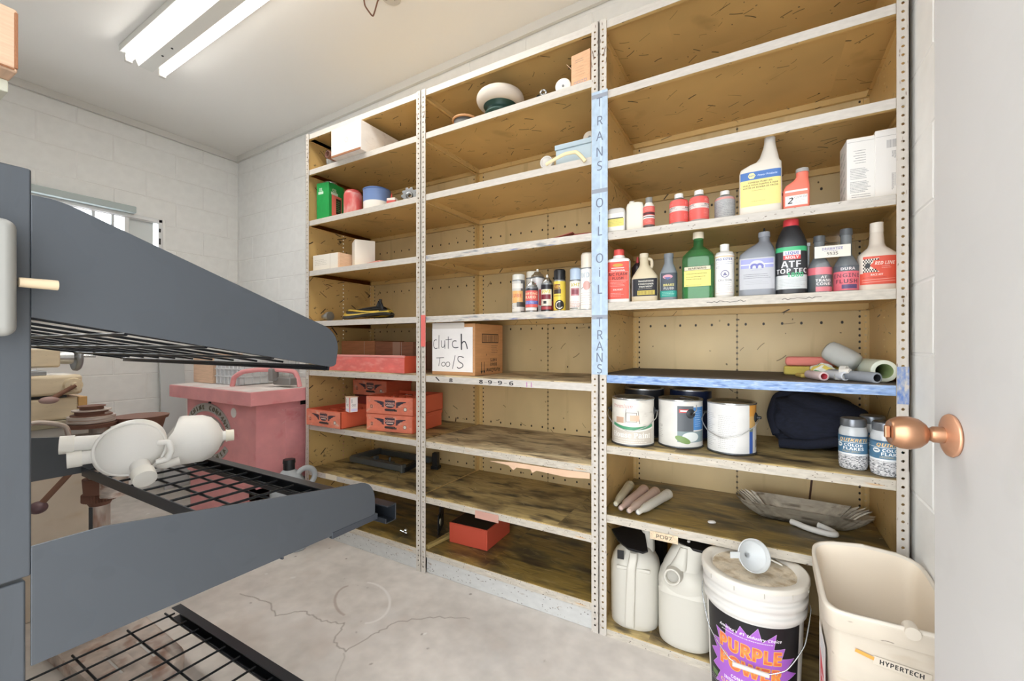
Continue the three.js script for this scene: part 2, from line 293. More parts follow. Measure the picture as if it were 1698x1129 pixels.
// ---------- open door on the right ----------
{
  const d = structGroup('door_1'); d.position.set(.254, 0, -.984); d.rotation.y = Math.atan2(.1045, .9945);
  const dp = tmat(512, 1024, (g, w, h) => { fill(g, '#b9b7b5', 0, 0, w, h); grain(g, w, h, .02, 2, 6); dirt(g, w, h, [166, 162, 157], .25, .45, .35, 4, 5, 3); }, .5);
  part('door_leaf', rb(.038, 2.07, .97, .002, .019, .012, .485), dp, d);
  const k = new THREE.Group(); k.name = 'door_knob'; k.position.set(0, 1.018, .06); d.add(k);
  const cu = mat('#b08466', .32, .85), cuD = mat('#c9987a', .4, .6), kn = p => lathe(p, 40).rotateZ(PI / 2);
  part('rose', kn([[0, 0], [.032, 0], [.0335, .003], [.032, .006], [.024, .009], [.017, .012], [0, .012]]), cuD, k);
  part('knob', kn([[.013, .01], [.0125, .024], [.0105, .027], [.0105, .031], [.0165, .034], [.023, .042], [.0265, .054], [.0255, .066], [.021, .076], [.019, .0785], [.018, .0785], [.016, .077], [0, .077]]), cu, k);
  part('turn_button', rb(.008, .02, .006, .002, -.081, -.01, 0), cu, k);
}

// ---------- three steel shelving units ----------
const FZ = -1.67, SD = .515, PITCH = .0254, PH = 2.458;
function holed(w, h, holes, d) { const s = poly([[0, 0], [w, 0], [w, h], [0, h]]); for (const [x, y, r] of holes) { const p = new THREE.Path(); p.absarc(x, y, r, 0, PI * 2, true); s.holes.push(p); } return extrude(s, d, 0, 4); }
const postHoles = (x, r = .0042) => Array.from({ length: 95 }, (_, i) => [x, .03 + i * PITCH, r]);
const flange = holed(.029, PH, postHoles(.0145), .002), flangeWide = holed(.029, PH, postHoles(.0145), .002);
const postPaint = tmat(64, 1024, (g, w, h) => { fill(g, '#c8c1b8', 0, 0, w, h); grain(g, w, h, .04, 2, 20); dirt(g, w, h, [140, 126, 110], .3, .55, .5, 3, 30, 5); specks(g, w, h, 60, '#6b5340', 2.5); specks(g, w, h * .08, 10, '#4a2f22', 4); }, .5);
const postGeo = merge([metreUV(flange.clone().translate(0, 0, -.002), 1), metreUV(flangeWide.clone().rotateY(PI / 2).translate(0, 0, 0), 1)].map(g => { const U = g.attributes.uv; for (let i = 0; i < U.count; i++) U.setXY(i, U.getX(i) / .03, U.getY(i) / PH); return g; }));
const postMirror = postGeo.clone().scale(-1, 1, 1); { const P = postMirror; for (const k of ['position', 'normal', 'uv']) { const a = P.attributes[k], n = a.itemSize, v = a.array; for (let i = 0; i < v.length; i += 3 * n) for (let j = 0; j < n; j++) { const t = v[i + n + j]; v[i + n + j] = v[i + 2 * n + j]; v[i + 2 * n + j] = t; } } }
const UW = .936;
const plateHoles = []; for (let i = 0; i < 26; i++) plateHoles.push([.045 + i * .0338, SD - .02, .0035], [.045 + i * .0338, .02, .0035]);
function shelfGeo(w, k) {
  const p = holed(w, SD, plateHoles, .0012); p.rotateX(-PI / 2).translate(0, -.0012, 0);   // x 0..w, z 0..-SD
  const b = [p, bx(.0012, .03, SD, .0006, -.03, -SD / 2), bx(.0012, .03, SD, w - .0006, -.03, -SD / 2), bx(.012, .0012, SD, .006, -.03, -SD / 2), bx(.012, .0012, SD, w - .006, -.03, -SD / 2), bx(w, .03, .0012, w / 2, -.03, -SD + .0006), bx(w, .0012, .014, w / 2, -.03, -SD + .007), bx(w, .0012, .014, w / 2, -.031, -.008)];
  return metreUV(merge(b), 1 / .9, k * .37, k * .21);
}
const SHW = UW - .006, shelfGeos = [0, 1, 2, 3].map(k => shelfGeo(SHW, k));
const lipGeo = rb(SHW - .052, .031, .002, .0009, SHW / 2, -.031, -.0005); { const U = lipGeo.attributes.uv, P = lipGeo.attributes.position; for (let i = 0; i < U.count; i++) U.setXY(i, P.getX(i) / SHW, (P.getY(i) + .031) / .031); }
const sideHoles = []; for (let i = 0; i < 95; i++) sideHoles.push([.26, .03 + i * PITCH, .0042]);
const sideGeo = metreUV(holed(.49, PH - .01, sideHoles, .0012), 1 / .9);
const backGeo = bx(UW - .01, PH - .02, .0015); 
function topSheet(m, kind) { const g = bx(SHW - .008, .0035, SD - .004, SHW / 2, .0002, -SD / 2); const U = g.attributes.uv, P = g.attributes.position; for (let i = 0; i < U.count; i++) U.setXY(i, P.getX(i) / SHW + (kind[1] ?? 0), -P.getZ(i) / SD); part('shelf_cover', g, shelfTop[kind[0]], m); }
const Y12 = [2.455, 2.235, 1.922, 1.613, 1.303, 1.002, .668, .388, .113], Y3 = [2.451, 2.171, 1.891, 1.606, 1.3265, 1.039, .758, .483, .029];
function shelving(x0, lab, ys, opts) {
  const u = thing('shelving_unit', lab, 'shelving', [x0, 0, FZ], 0);
  const pz = [.003, -SD - .004];
  for (const [i, z] of pz.entries()) for (const r of [0, 1]) {
    const m = part('post', r ? postMirror : postGeo, i ? mustard[0] : postPaint, u); m.position.set(r ? UW : 0, 0, z); if (i) { m.scale.z = -1; m.position.z = z; }
  }
  for (const r of opts.sides) { const m = part('side_panel', sideGeo, r === 0 && opts.worn ? mustardWorn : mustard[1], u); m.rotation.y = PI / 2; m.position.set(r ? UW - .0045 : .003, .005, -.012); }
  part('back_panel', backGeo, backPaint, u).position.set(UW / 2, .01, -SD - .0035);
  ys.forEach((y, i) => {
    const s = part('shelf', shelfGeos[(i + opts.k) % 4], mustard[(i + opts.k) % 3], u); s.position.set(.003, y, -.001);
    part('front_lip', lipGeo, lipPaint[opts.lips[i] ?? 0], s);
    if (opts.tops[i]) topSheet(s, opts.tops[i]);
  });
  if (ys[8] > .1) part('kick_plate', rb(SHW - .05, ys[8] - .032, .003, .001, UW / 2, .001, -.012), opts.kick, u);
  else part('kick_plate', rb(SHW - .05, .012, .02, .001, UW / 2, -.004 + .004, -.012), lipPaint[5], u);
  return u;
}
const kick = tmat(1024, 128, (g, w, h) => { fill(g, '#c9c9c7', 0, 0, w, h); grain(g, w, h, .03, 20, 4); specks(g, w, h, 70, '#3b332c', 4); scratches(g, w, h, 16, '#4a4038', 14, 3); dirt(g, w, h, [90, 130, 190], .36, .45, .8, 6, 2, 31); dirt(g, w, h, [110, 80, 60], .3, .5, .6, 20, 4, 8); }, .55);
const u1 = shelving(-2.438, 'tall beige steel shelving unit standing next to the red iron machine', Y12, { k: 0, sides: [0], worn: true, kick, lips: [0, 0, 0, 0, 0, 1, 1, 1, 5], tops: { 5: ['light'], 6: ['dark', .3], 7: ['dark', .5], 8: ['oily', .2] } });
const u2 = shelving(-1.4985, 'middle steel shelving unit holding the box marked Clutch Tools', Y12, { k: 1, sides: [], kick, lips: [0, 0, 0, 2, 2, 4, 5, 5, 5], tops: { 5: ['light', .4], 6: ['light', .1], 7: ['dark', .2], 8: ['oily', .6] } });
const u3 = shelving(-.5585, 'steel shelving unit with a blue edged shelf, beside the open door', Y3, { k: 2, sides: [0, 1], kick, lips: [0, 0, 0, 1, 6, 3, 5, 5, 5], tops: { 5: ['board'], 6: ['dark', .7], 7: ['oily', .1], 8: ['dark', .8] } });
{   // pieces stuck to the shelving
  const tape = tmat(128, 2048, (g, w, h) => {
    fill(g, '#aec2d6', 0, 0, w, h); grain(g, w, h, .06, 3, 40); g.fillStyle = '#c2d2de'; g.fillRect(70, 0, 10, h);
    for (const y of [.01, .345, .79]) { g.fillStyle = '#9299a6'; g.fillRect(0, y * h, w, 30); }
    g.strokeStyle = '#4d5670'; const letter = (s, y, rot = 0) => { g.save(); g.translate(64, y * h); g.rotate(rot); txt(g, s, 0, 0, 92, '#6d768c', 'sans-serif', 'normal'); g.restore(); };
    [['T', .04], ['R', .105], ['A', .16], ['N', .215], ['S', .265], ['O', .395], ['i', .445], ['L', .495], ['O', .59], ['i', .64], ['L', .70], ['T', .815], ['R', .86], ['A', .90], ['N', .94], ['S', .98]].forEach(a => letter(...a));
  }, .7);
  const yA = 2.175, yB = 1.04; part('label_tape', rb(.066, yA - yB, .0012, .0005, .002, yB, .0052), tape, u3, 'pale blue tape lettered TRANS OIL OIL TRANS');
  part('red_paint_mark', rb(.03, .16, .0008, .0003, .016, 1.15, .0044), mat('#e0706a', .6), u2, 'red paint rubbed on the post');
  part('blue_paint_mark', rb(.027, .11, .0008, .0003, .9215, .985, .0044), tmat(64, 256, (g, w, h) => { fill(g, '#c8c1b8', 0, 0, w, h); dirt(g, w, h, [74, 112, 190], -.25, .25, 1, 2, 3, 5); }, .5), u3, 'blue paint rubbed on the right post');
  const paperTag = (t, ink, base = '#d8c3a4') => tmat(256, 96, (g, w, h) => { fill(g, base, 0, 0, w, h); grain(g, w, h, .12, 8, 4); dirt(g, w, h, [110, 80, 60], .2, .5, .6, 8, 4, 4); if (t) txt(g, t, w / 2, h / 2, 62, ink, 'sans-serif', 'normal'); });
  part('paper_tag', rb(.1, .03, .001, .0004, .248, .428, .0035), paperTag('PO97', '#3b3630'), u3, 'torn paper tag');
  part('paper_tag', rb(.13, .036, .001, .0004, .40, .345, .003), mat('#c89a8c', .8), u2, 'torn reddish paper tag');
  part('paper_tag', rb(.1, .03, .001, .0004, .24, .362, .003), mat('#e8dcc4', .8), u1, 'torn cream paper tag');
  part('torn_edge', extrude(poly([[.42, .612], [.55, .622], [.7, .622], [.9, .628], [.9, .605], [.8, .596], [.72, .6], [.66, .603], [.64, .59], [.63, .604], [.56, .602], [.545, .588], [.52, .606]]), .002, .0004).translate(0, .012, .0035), M.paleCard, u2, 'torn cardboard lining hanging over the edge');
}

// ---------- things on the right hand unit ----------
const S3 = i => Y3[i] + .0002, S3c = i => Y3[i] + .004, S12 = i => Y12[i] + .0002, S12c = i => Y12[i] + .004;
function capped(t, r, h, y, m, x = 0, z = 0, n = 20) { return part('cap', cyl(r, r * .96, h, x, y, z, n), m, t); }
const sec = (...rows) => rows.map(([y, a, b, n, x, z]) => ({ y, a, b, n, x, z }));
// --- shelf of small cans and white jugs
{
  let t = thing('plastic_bottle', 'low white oblong bottle with a yellow label, leftmost on its shelf', 'bottle', [-.507, S3(3), -1.73], .05);
  let s = sec([0, .036, .022, 5], [.004, .0385, .024, 5], [.085, .0385, .024, 5], [.1, .034, .022, 4], [.104, .026, .018, 4]);
  part('body', loft(s), M.white, t);
  part('label', label(sec([.012, .0385, .024, 5], [.082, .0385, .024, 5]), .75), tmat(256, 200, (g, w, h) => { fill(g, '#f2f0ea', 0, 0, w, h); fill(g, '#e9dc7c', 0, 60, w, 90); fill(g, '#4a4a44', 10, 52, w - 20, 12); smallPrint(g, 20, 80, 210, 4, 16, '#8d8650'); }), t);
  t = thing('plastic_jug', 'small plain off-white jug with a dented top next to the yellow labelled bottle', 'jug', [-.432, S3(3), -1.735], .1);
  part('body', loft(sec([0, .03, .022, 5], [.004, .034, .025, 5], [.1, .034, .025, 5], [.114, .03, .023, 4], [.118, .02, .018, 3])), mat('#e6e1d5', .55), t);
  part('neck', cyl(.012, .01, .014, -.014, .112, 0), mat('#e6e1d5', .55), t);
  t = thing('small_bottle', 'slim red bottle with a grey cap beside the two red cans', 'bottle', [-.377, S3(3), -1.725]);
  part('body', loft(sec([0, .019, .019], [.003, .021, .021], [.092, .021, .021], [.103, .015, .015], [.108, .0125, .0125])), mat('#e9e2da', .5), t);
  part('label', label(sec([.006, .0212, .0212], [.09, .0212, .0212]), 1.6), tmat(256, 256, (g, w, h) => { fill(g, '#df6a62', 0, 0, w, h); fill(g, '#5a2c32', 0, 70, w, 30); fill(g, '#efe9e6', 0, 108, w, 36); fill(g, '#3a3438', 0, 120, w, 9); fill(g, '#5e5654', 0, 218, w, 38); smallPrint(g, 60, 20, 150, 3, 14, '#f7d0cc'); smallPrint(g, 60, 160, 150, 3, 14, '#f7d0cc'); }), t);
  capped(t, .0135, .021, .106, mat('#8a8a88', .5), 0, 0);
  const redCan = tmat(512, 512, (g, w, h) => { fill(g, '#e4625c', 0, 0, w, h); fill(g, '#dccfcb', 0, 150, w, 100); for (const k of [0, 1]) { const o = k * 256; txt(g, 'MYSTERY', o + 128, 175, 40, '#3a3034', 'sans-serif', 'italic bold'); fill(g, '#5a4c50', o + 20, 205, 216, 4); txt(g, 'FLUID', o + 128, 228, 34, '#4b3f44', 'sans-serif', 'italic bold'); smallPrint(g, o + 50, 60, 160, 3, 22, '#f6d4d0', 4); smallPrint(g, o + 40, 300, 180, 5, 26, '#f6ccc8', 3); } fill(g, '#9a8f8c', 0, 478, w, 34); }, .4);
  const can = (name, lab, pos, m, group, ry) => {
    const c = thing(name, lab, 'can', pos, ry, group);
    part('body', loft(sec([0, .0325, .0325], [.003, .034, .034], [.092, .034, .034], [.1, .03, .03], [.107, .017, .017], [.112, .0155, .0155])), M.steel, c);
    part('label', label(sec([.008, .0342, .0342], [.09, .0342, .0342], [.099, .0306, .0306]), 3.1, .0006, 40), m, c);
    capped(c, .0165, .016, .11, mat('#efece8', .5)); return c;
  };
  can('screw_top_can', 'red screw-top fluid can with white cap next to the slim red bottle', [-.269, S3(3), -1.74], redCan, null, .25);
  can('screw_top_can', 'red screw-top fluid can with white cap next to the grey can', [-.198, S3(3), -1.738], redCan, null, .1);
  t = can('screw_top_can', 'grey square-shouldered can with faded print, left of the large white jug', [-.113, S3(3), -1.765], tmat(256, 256, (g, w, h) => { fill(g, '#aeb0b2', 0, 0, w, h); grain(g, w, h, .08, 10, 10); fill(g, '#d79a94', 0, 8, w, 26); smallPrint(g, 8, 60, 240, 9, 18, '#7c7f84', 3); }), null, 0);
  t.scale.set(1, .93, 1);
  t = thing('plastic_jug', 'large white jug with offset spout and blue and yellow label', 'jug', [0, S3(3), -1.73], 0);
  const js = sec([0, .06, .03, 5], [.005, .064, .034, 5], [.15, .064, .034, 5], [.163, .062, .033, 4.5, .001], [.176, .05, .03, 3.6, .013], [.183, .036, .028, 3, .021], [.2, .028, .024, 2.6, .026], [.235, .019, .018, 2, .028], [.25, .0165, .0165, 2, .0285]);
  part('body', loft(js, { seg: 56 }), mat('#dbd5cb', .5), t);
  capped(t, .017, .02, .246, mat('#dbd7d0', .5), .0285);
  part('label', label(sec([.03, .064, .034, 5], [.148, .064, .034, 5]), 1.0), tmat(512, 512, (g, w, h) => {
    fill(g, '#ecdd8e', 0, 0, w, h); fill(g, '#4f77b8', 0, 0, w, 120); g.fillStyle = '#f2e7a2'; g.beginPath(); for (let i = 0; i < 6; i++) g.lineTo(150 + 48 * Math.cos(i * PI / 3), 60 + 48 * Math.sin(i * PI / 3)); g.fill(); txt(g, 'NAPA', 150, 60, 28, '#3a5fa8'); txt(g, 'Power Products', 340, 62, 34, '#dfe8f6', 'sans-serif', 'italic');
    txt(g, 'SUPREME PUMP OIL', 256, 160, 32, '#6e6442'); txt(g, 'HUILE POUR POMPES À VIDE', 256, 198, 32, '#6e6442', 'sans-serif', 'bold', 'center', 440); txt(g, 'ACEITE DE BOMBA DE VACIO', 256, 236, 32, '#6e6442', 'sans-serif', 'bold', 'center', 440); smallPrint(g, 150, 280, 220, 1, 10, '#8f8452', 6); smallPrint(g, 150, 440, 220, 1, 10, '#8f8452', 4);
  }), t);
  t = thing('oil_bottle', 'salmon red bottle marked 2 with a grey cap', 'bottle', [.104, S3(3), -1.725], -.03);
  const rs = sec([0, .035, .02, 5], [.004, .0375, .022, 5], [.07, .0375, .022, 5], [.085, .034, .021, 4, .003], [.1, .022, .018, 3, .013], [.112, .0175, .0165, 2, .017], [.128, .0175, .0165, 2, .017]);
  part('body', loft(rs), mat('#ee7a66', .5), t); capped(t, .019, .012, .126, mat('#a3a19e', .5), .017);
  part('label', label(sec([.012, .0375, .022, 5], [.068, .0375, .022, 5]), .8), tmat(256, 200, (g, w, h) => { fill(g, '#f08a76', 0, 0, w, h); fill(g, '#e9e4e2', 10, 6, 236, 22); fill(g, '#e6e3e2', 10, 70, 236, 118); txt(g, '2', 60, 128, 100, '#3d3f44', 'sans-serif', 'italic bold'); txt(g, 'Cycle Oil', 170, 92, 34, '#8a8c92', 'sans-serif', 'italic'); smallPrint(g, 110, 115, 120, 4, 16, '#9c9ea2'); }), t);
  const wbox = (lab, pos, w, h, d, draw, ry) => {
    const b = thing('white_carton', lab, 'box', pos, ry);
    const side = tmat(384, 768, draw, .7), plain = mat('#e9e6e2', .75);
    part('carton', rb(w, h, d, .0015), plain, b);
    const q = new THREE.PlaneGeometry(w - .003, h - .003).translate(0, h / 2, d / 2 + .0004); part('printed_face', q, side, b);
    part('flap', rb(w - .002, .0012, d - .004, .0005, 0, h, 0), mat('#e2c7ae', .8), b);
    return b;
  };
  const c1 = wbox('white printed carton, left of the pair by the right post', [.268, S3(3), -1.745], .07, .198, .09, (g, w, h) => { fill(g, '#e9e7e4', 0, 0, w, h); g.setLineDash([10, 7]); g.strokeStyle = '#6c6a68'; g.lineWidth = 3; g.strokeRect(-10, 40, w + 20, 1); g.setLineDash([]); for (let i = 0; i < 6; i++) smallPrint(g, 90 + (i % 2) * 26, 150 + i * 30, 200 - (i % 2) * 50, 1, 10, '#77777a', 7); smallPrint(g, 40, 370, 300, 7, 20, '#8b8d90', 8); smallPrint(g, 40, 530, 300, 8, 18, '#8b8d90', 8); smallPrint(g, 60, 690, 270, 2, 26, '#77777a', 7); }, .06);
  part('printed_side', new THREE.PlaneGeometry(.086, .194).rotateY(-PI / 2).translate(-.0355, .099, 0), tmat(256, 512, (g, w, h) => { fill(g, '#dfdddb', 0, 0, w, h); for (let i = 0; i < 12; i++) { g.save(); g.translate(60 + (i % 2) * 110, 60 + i * 36); g.rotate(-.5); smallPrint(g, -40, 0, 80, 2, 14, ['#6d8a78', '#8a7f84', '#777'][i % 3], 8); g.restore(); } }), c1);
  wbox('white carton with a bar code at the top, right of the pair by the post', [.338, S3(3), -1.745], .066, .208, .09, (g, w, h) => { fill(g, '#e7e4e1', 0, 0, w, h); g.setLineDash([10, 7]); g.strokeStyle = '#6c6a68'; g.lineWidth = 3; g.strokeRect(-10, 70, w + 20, 1); g.setLineDash([]); for (let i = 0; i < 26; i++) fill(g, '#8e8e90', 160 + i * 7, 120, rr(1.5, 4.5), 90); g.save(); g.translate(240, 250); g.rotate(PI / 2); smallPrint(g, 0, -50, 90, 4, 16, '#77777a', 7); smallPrint(g, 250, -40, 190, 3, 20, '#77777a', 8); g.restore(); }, 0);
}
// --- shelf of oil and additive bottles
{
  const y = S3(4);
  let t = thing('flat_can', 'red and white oblong A/C flush can with a red cap, at the taped post', 'can', [-.497, y, -1.73], .12);
  part('body', loft(sec([0, .043, .026, 6], [.003, .0445, .0275, 6], [.172, .0445, .0275, 6], [.178, .04, .025, 5], [.182, .024, .02, 2.5], [.192, .0225, .0225])), mat('#ece8e4', .45), t);
  part('label', label(sec([.016, .0445, .0275, 6], [.165, .0445, .0275, 6]), .98), tmat(384, 640, (g, w, h) => { fill(g, '#e25a4c', 0, 0, w, h); g.fillStyle = '#c9a24a'; g.beginPath(); g.ellipse(192, 60, 90, 28, 0, 0, 7); g.fill(); fill(g, '#d9d2ce', 80, 100, 220, 16); for (const [s, yy, z] of [['PROFESSIONAL', 150, 34], ['A/C FLASH', 215, 66], ['FLUSH', 285, 66]]) txt(g, s, w / 2, yy, z, z > 40 ? '#2b2326' : '#f4e6e2', 'sans-serif', 'bold', 'center', 340); g.strokeStyle = '#f0dcd8'; g.lineWidth = 3; g.strokeRect(20, 174, 344, 148); smallPrint(g, 50, 350, 280, 4, 22, '#f6d2cc', 4); txt(g, 'SOLVENT', w / 2, 480, 40, '#f4d6d0'); smallPrint(g, 60, 540, 260, 3, 24, '#f6d2cc', 4); }), t);
  capped(t, .0215, .026, .19, mat('#d8544e', .45), 0, 0, 28);
  t = thing('dropper_bottle', 'dark bottle with a red tip hidden behind the red flush can', 'bottle', [-.452, y, -1.85]);
  part('body', loft(sec([0, .024, .024], [.16, .024, .024], [.178, .01, .01])), mat('#33262a', .4), t); part('cap', cyl(.006, .004, .028, 0, .176, 0), mat('#c8484a', .4), t);
  t = thing('treatment_bottle', 'tan dirty bottle with a black and gold label and finger loop', 'bottle', [-.394, y, -1.735], .05);
  part('body', loft(sec([0, .047, .03, 4], [.004, .05, .033, 4], [.092, .05, .033, 4], [.104, .046, .031, 3], [.14, .022, .02, 2, -.002], [.15, .017, .017, 2, -.004], [.178, .016, .016, 2, -.004])), mat('#cfc2a6', .6), t);
  part('finger_loop', tube([[.012, .172, 0], [.024, .165, 0], [.026, .145, 0], [.02, .128, 0]], .006, 24, 8), mat('#cfc2a8', .6), t);
  capped(t, .0175, .016, .176, mat('#d9cdb6', .6), -.004);
  part('label', label(sec([.022, .05, .033, 4], [.09, .05, .033, 4]), 1.15), tmat(400, 260, (g, w, h) => { fill(g, '#23242c', 0, 0, w, h); fill(g, '#8c8c8c', 0, 0, 40, h); fill(g, '#c7b457', 110, 178, 250, 66); g.fillStyle = '#4a431f'; for (let i = 0; i < 14; i++) g.fillRect(124 + i * 17, 186, 5, 52); for (const [s, yy] of [['TRANSMISSION', 40], ['CONDITIONER', 82], ['TREATMENT', 122]]) txt(g, s, 230, yy, 34, '#d8d4c8', 'sans-serif', 'bold', 'center', 220); smallPrint(g, 120, 150, 220, 1, 10, '#b6b2a4', 6); }), t);
  t = thing('brake_fluid_bottle', 'slim grey bottle with black and teal brake fluid label', 'bottle', [-.305, y, -1.735]);
  part('body', loft(sec([0, .029, .022, 3], [.004, .031, .024, 3], [.108, .031, .024, 3], [.128, .024, .02, 2.4], [.145, .0165, .0165], [.172, .016, .016])), mat('#7f868d', .5), t);
  capped(t, .018, .016, .166, mat('#7b8188', .5));
  part('label', label(sec([.014, .031, .024, 3], [.106, .031, .024, 3]), 1.35), tmat(256, 340, (g, w, h) => { fill(g, '#4a525c', 0, 0, w, h); fill(g, '#a9b0b8', 20, 0, 16, h); fill(g, '#2f9a8e', 0, 250, w, 90); g.fillStyle = '#d99aa6'; g.beginPath(); g.ellipse(128, 54, 60, 30, 0, 0, 7); g.fill(); g.fillStyle = '#5a6a9a'; g.beginPath(); g.moveTo(80, 60); g.lineTo(176, 60); g.lineTo(130, 98); g.fill(); txt(g, 'BRAKE', 140, 170, 44, '#d9cf7a'); txt(g, 'FLUID', 140, 218, 44, '#c4c8c2'); smallPrint(g, 60, 270, 170, 3, 20, '#bfe0da', 4); }), t);
  // big clear green bottle
  t = thing('antifreeze_bottle', 'large clear green bottle, part full, with a yellow label', 'bottle', [-.201, y, -1.745], 0);
  const gs = sec([0, .05, .03, 5], [.004, .055, .034, 5], [.15, .055, .034, 5], [.165, .053, .033, 4], [.19, .03, .025, 2.4], [.2, .018, .018], [.236, .0165, .0165]);
  part('body', loft(gs, { seg: 48 }), mat('#8fd8a0', .1, 0, { transmission: .92, thickness: 0, ior: 1.45 }), t);
  part('liquid', loft(sec([.004, .05, .03, 5], [.046, .052, .031, 5]), { seg: 48 }), mat('#b9bdb0', .25, 0, { transmission: .4, thickness: .02, ior: 1.36 }), t, 'pale liquid in the bottom of the bottle');
  capped(t, .0195, .024, .228, mat('#e9dfc8', .5), 0, 0, 28);
  part('label', label(sec([.048, .055, .034, 5], [.122, .055, .034, 5]), .66), tmat(256, 256, (g, w, h) => { fill(g, '#e8df7e', 0, 0, w, h); fill(g, '#d9d2b8', 0, 0, w, 52); g.strokeStyle = '#4a4634'; g.lineWidth = 4; g.strokeRect(2, 2, w - 4, 48); txt(g, 'WARNING', w / 2, 28, 36, '#4b4638'); for (const yy of [90, 130, 160]) smallPrint(g, 24, yy, 200, 1, 10, '#7c7440', 8); smallPrint(g, 20, 236, 200, 1, 10, '#7c7440', 5); }), t);
  t = thing('fluid_cylinder', 'plain white cylindrical bottle with small blue print and CAUTION notice', 'bottle', [-.112, y, -1.735], .1);
  part('body', loft(sec([0, .029, .029], [.003, .031, .031], [.158, .031, .031], [.166, .027, .027], [.169, .017, .017])), mat('#d9d7d3', .45), t);
  capped(t, .0155, .028, .167, mat('#efede9', .5));
  part('label', label(sec([.01, .031, .031], [.155, .031, .031]), 1.5), tmat(320, 520, (g, w, h) => { fill(g, '#efedea', 0, 0, w, h); fill(g, '#dcae62', 0, 20, w, 9); txt(g, 'PAG ESTER', 150, 60, 40, '#4a5a9a'); smallPrint(g, 40, 95, 240, 2, 22, '#8a93b4', 4); smallPrint(g, 40, 150, 80, 2, 16, '#7a8098', 4); g.strokeStyle = '#6a6a94'; g.lineWidth = 9; g.beginPath(); g.arc(160, 250, 42, 0, 7); g.stroke(); g.fillStyle = '#7a7a9c'; g.beginPath(); g.moveTo(160, 226); g.lineTo(186, 270); g.lineTo(134, 270); g.fill(); txt(g, 'CAUTION', 160, 330, 36, '#8b8d98'); smallPrint(g, 80, 360, 170, 5, 24, '#9a9ca6', 4); smallPrint(g, 40, 490, 240, 1, 10, '#d9a8a2', 4); }), t);
  t = thing('oil_bottle', 'grey oil bottle with lilac emblem and shoulder running up to a centre neck', 'bottle', [-.01, y, -1.735], 0);
  const ms = sec([0, .052, .03, 5], [.005, .0565, .034, 5], [.13, .0565, .034, 5], [.148, .054, .033, 4, .001], [.168, .041, .029, 3, .01], [.186, .022, .02, 2.2, .02], [.192, .017, .017, 2, .022], [.212, .016, .016, 2, .022]);
  part('body', loft(ms, { seg: 48 }), mat('#80848c', .42, .15), t); capped(t, .0185, .017, .206, mat('#8d9199', .5), .022);
  part('spout_tip', cyl(.004, .002, .016, .022, .222, 0, 10), M.black, t);
  part('label', label(sec([.024, .0565, .034, 5], [.132, .0565, .034, 5]), .95), tmat(480, 520, (g, w, h) => {
    fill(g, '#b9bbc2', 0, 0, w, h); fill(g, '#9a9ed0', 20, 20, w - 40, 150); fill(g, '#d6d6da', 20, 100, w - 40, 18); g.fillStyle = '#c9cad2'; g.beginPath(); g.arc(240, 150, 108, PI, 0); g.lineTo(348, 170); g.lineTo(132, 170); g.fill();
    g.strokeStyle = '#6a6cb4'; g.lineWidth = 32; g.beginPath(); g.arc(205, 148, 38, PI, 0); g.stroke(); g.beginPath(); g.arc(277, 148, 38, PI, 0); g.stroke(); g.lineWidth = 26; for (const x of [167, 241, 315]) { g.beginPath(); g.moveTo(x, 146); g.lineTo(x, 178); g.stroke(); }
    smallPrint(g, 170, 200, 150, 1, 8, '#8d8fb0', 6); for (const yy of [270, 300, 330]) smallPrint(g, 60, yy, 370, 1, 8, '#5e6068', 7); smallPrint(g, 80, 380, 330, 3, 26, '#93959c', 4);
  }, .45), t);
  t = thing('oil_bottle', 'black bottle with red cap and green banded ATF label', 'bottle', [.09, y, -1.735], 0);
  part('body', loft(sec([0, .04, .036, 3], [.005, .0445, .039, 3], [.155, .0445, .039, 3], [.175, .0445, .039, 3], [.2, .037, .034, 2.5], [.232, .023, .023]), { seg: 48 }), mat('#26272b', .4), t);
  part('label', label(sec([.018, .0445, .039, 3], [.158, .0445, .039, 3]), 1.35, .0007, 24), tmat(512, 700, (g, w, h) => {
    fill(g, '#2a2b2f', 0, 0, w, h); fill(g, '#3fb078', 0, 0, w, 78); fill(g, '#d9d9dd', 150, 66, 220, 76); txt(g, 'LIQUI', 260, 106, 62, '#4a5aa4', 'sans-serif', 'bold', 'center', 190); fill(g, '#d24c4c', 150, 142, 220, 70); txt(g, 'MOLY', 260, 178, 62, '#f0dede', 'sans-serif', 'bold', 'center', 190);
    txt(g, 'ATF', 250, 292, 150, '#cfd0d4'); txt(g, 'TOP TEC', 256, 402, 110, '#d6d7da', 'sans-serif', 'bold', 'center', 480); fill(g, '#c9ced0', 0, 470, w, 230); txt(g, '1800', 300, 468, 100, '#3fae76', 'sans-serif', 'bold'); for (let i = 0; i < 6; i++) smallPrint(g, 40, 540 + i * 24, 430, 1, 8, '#8d9498', 4);
  }, .4), t);
  part('cap', cyl(.0235, .022, .026, 0, .228, 0, 32), mat('#d8434a', .4), t);
  // two shrink wrapped bottles with one card: bought as a pair, so one thing
  t = thing('wrapped_bottle_pair', 'two pink and black treatment bottles shrink wrapped together with a white 5535 card', 'bottles', [.2065, y, -1.745], 0);
  const bt = (x, top, c, draw) => {
    const b = part('bottle', loft(sec([0, .031, .031], [.004, .034, .034], [.085, .034, .034], [.11, .022, .022], [.122, .0155, .0155], [top, .0145, .0145])), mat('#6f7478', .4), t); b.position.x = x;
    part('label', label(sec([.006, .034, .034], [.085, .034, .034]), 1.5), tmat(320, 300, draw, .4), b);
    part('cap', cyl(.017, .016, .02, 0, top - .004, 0), mat('#55595d', .4), b);
  };
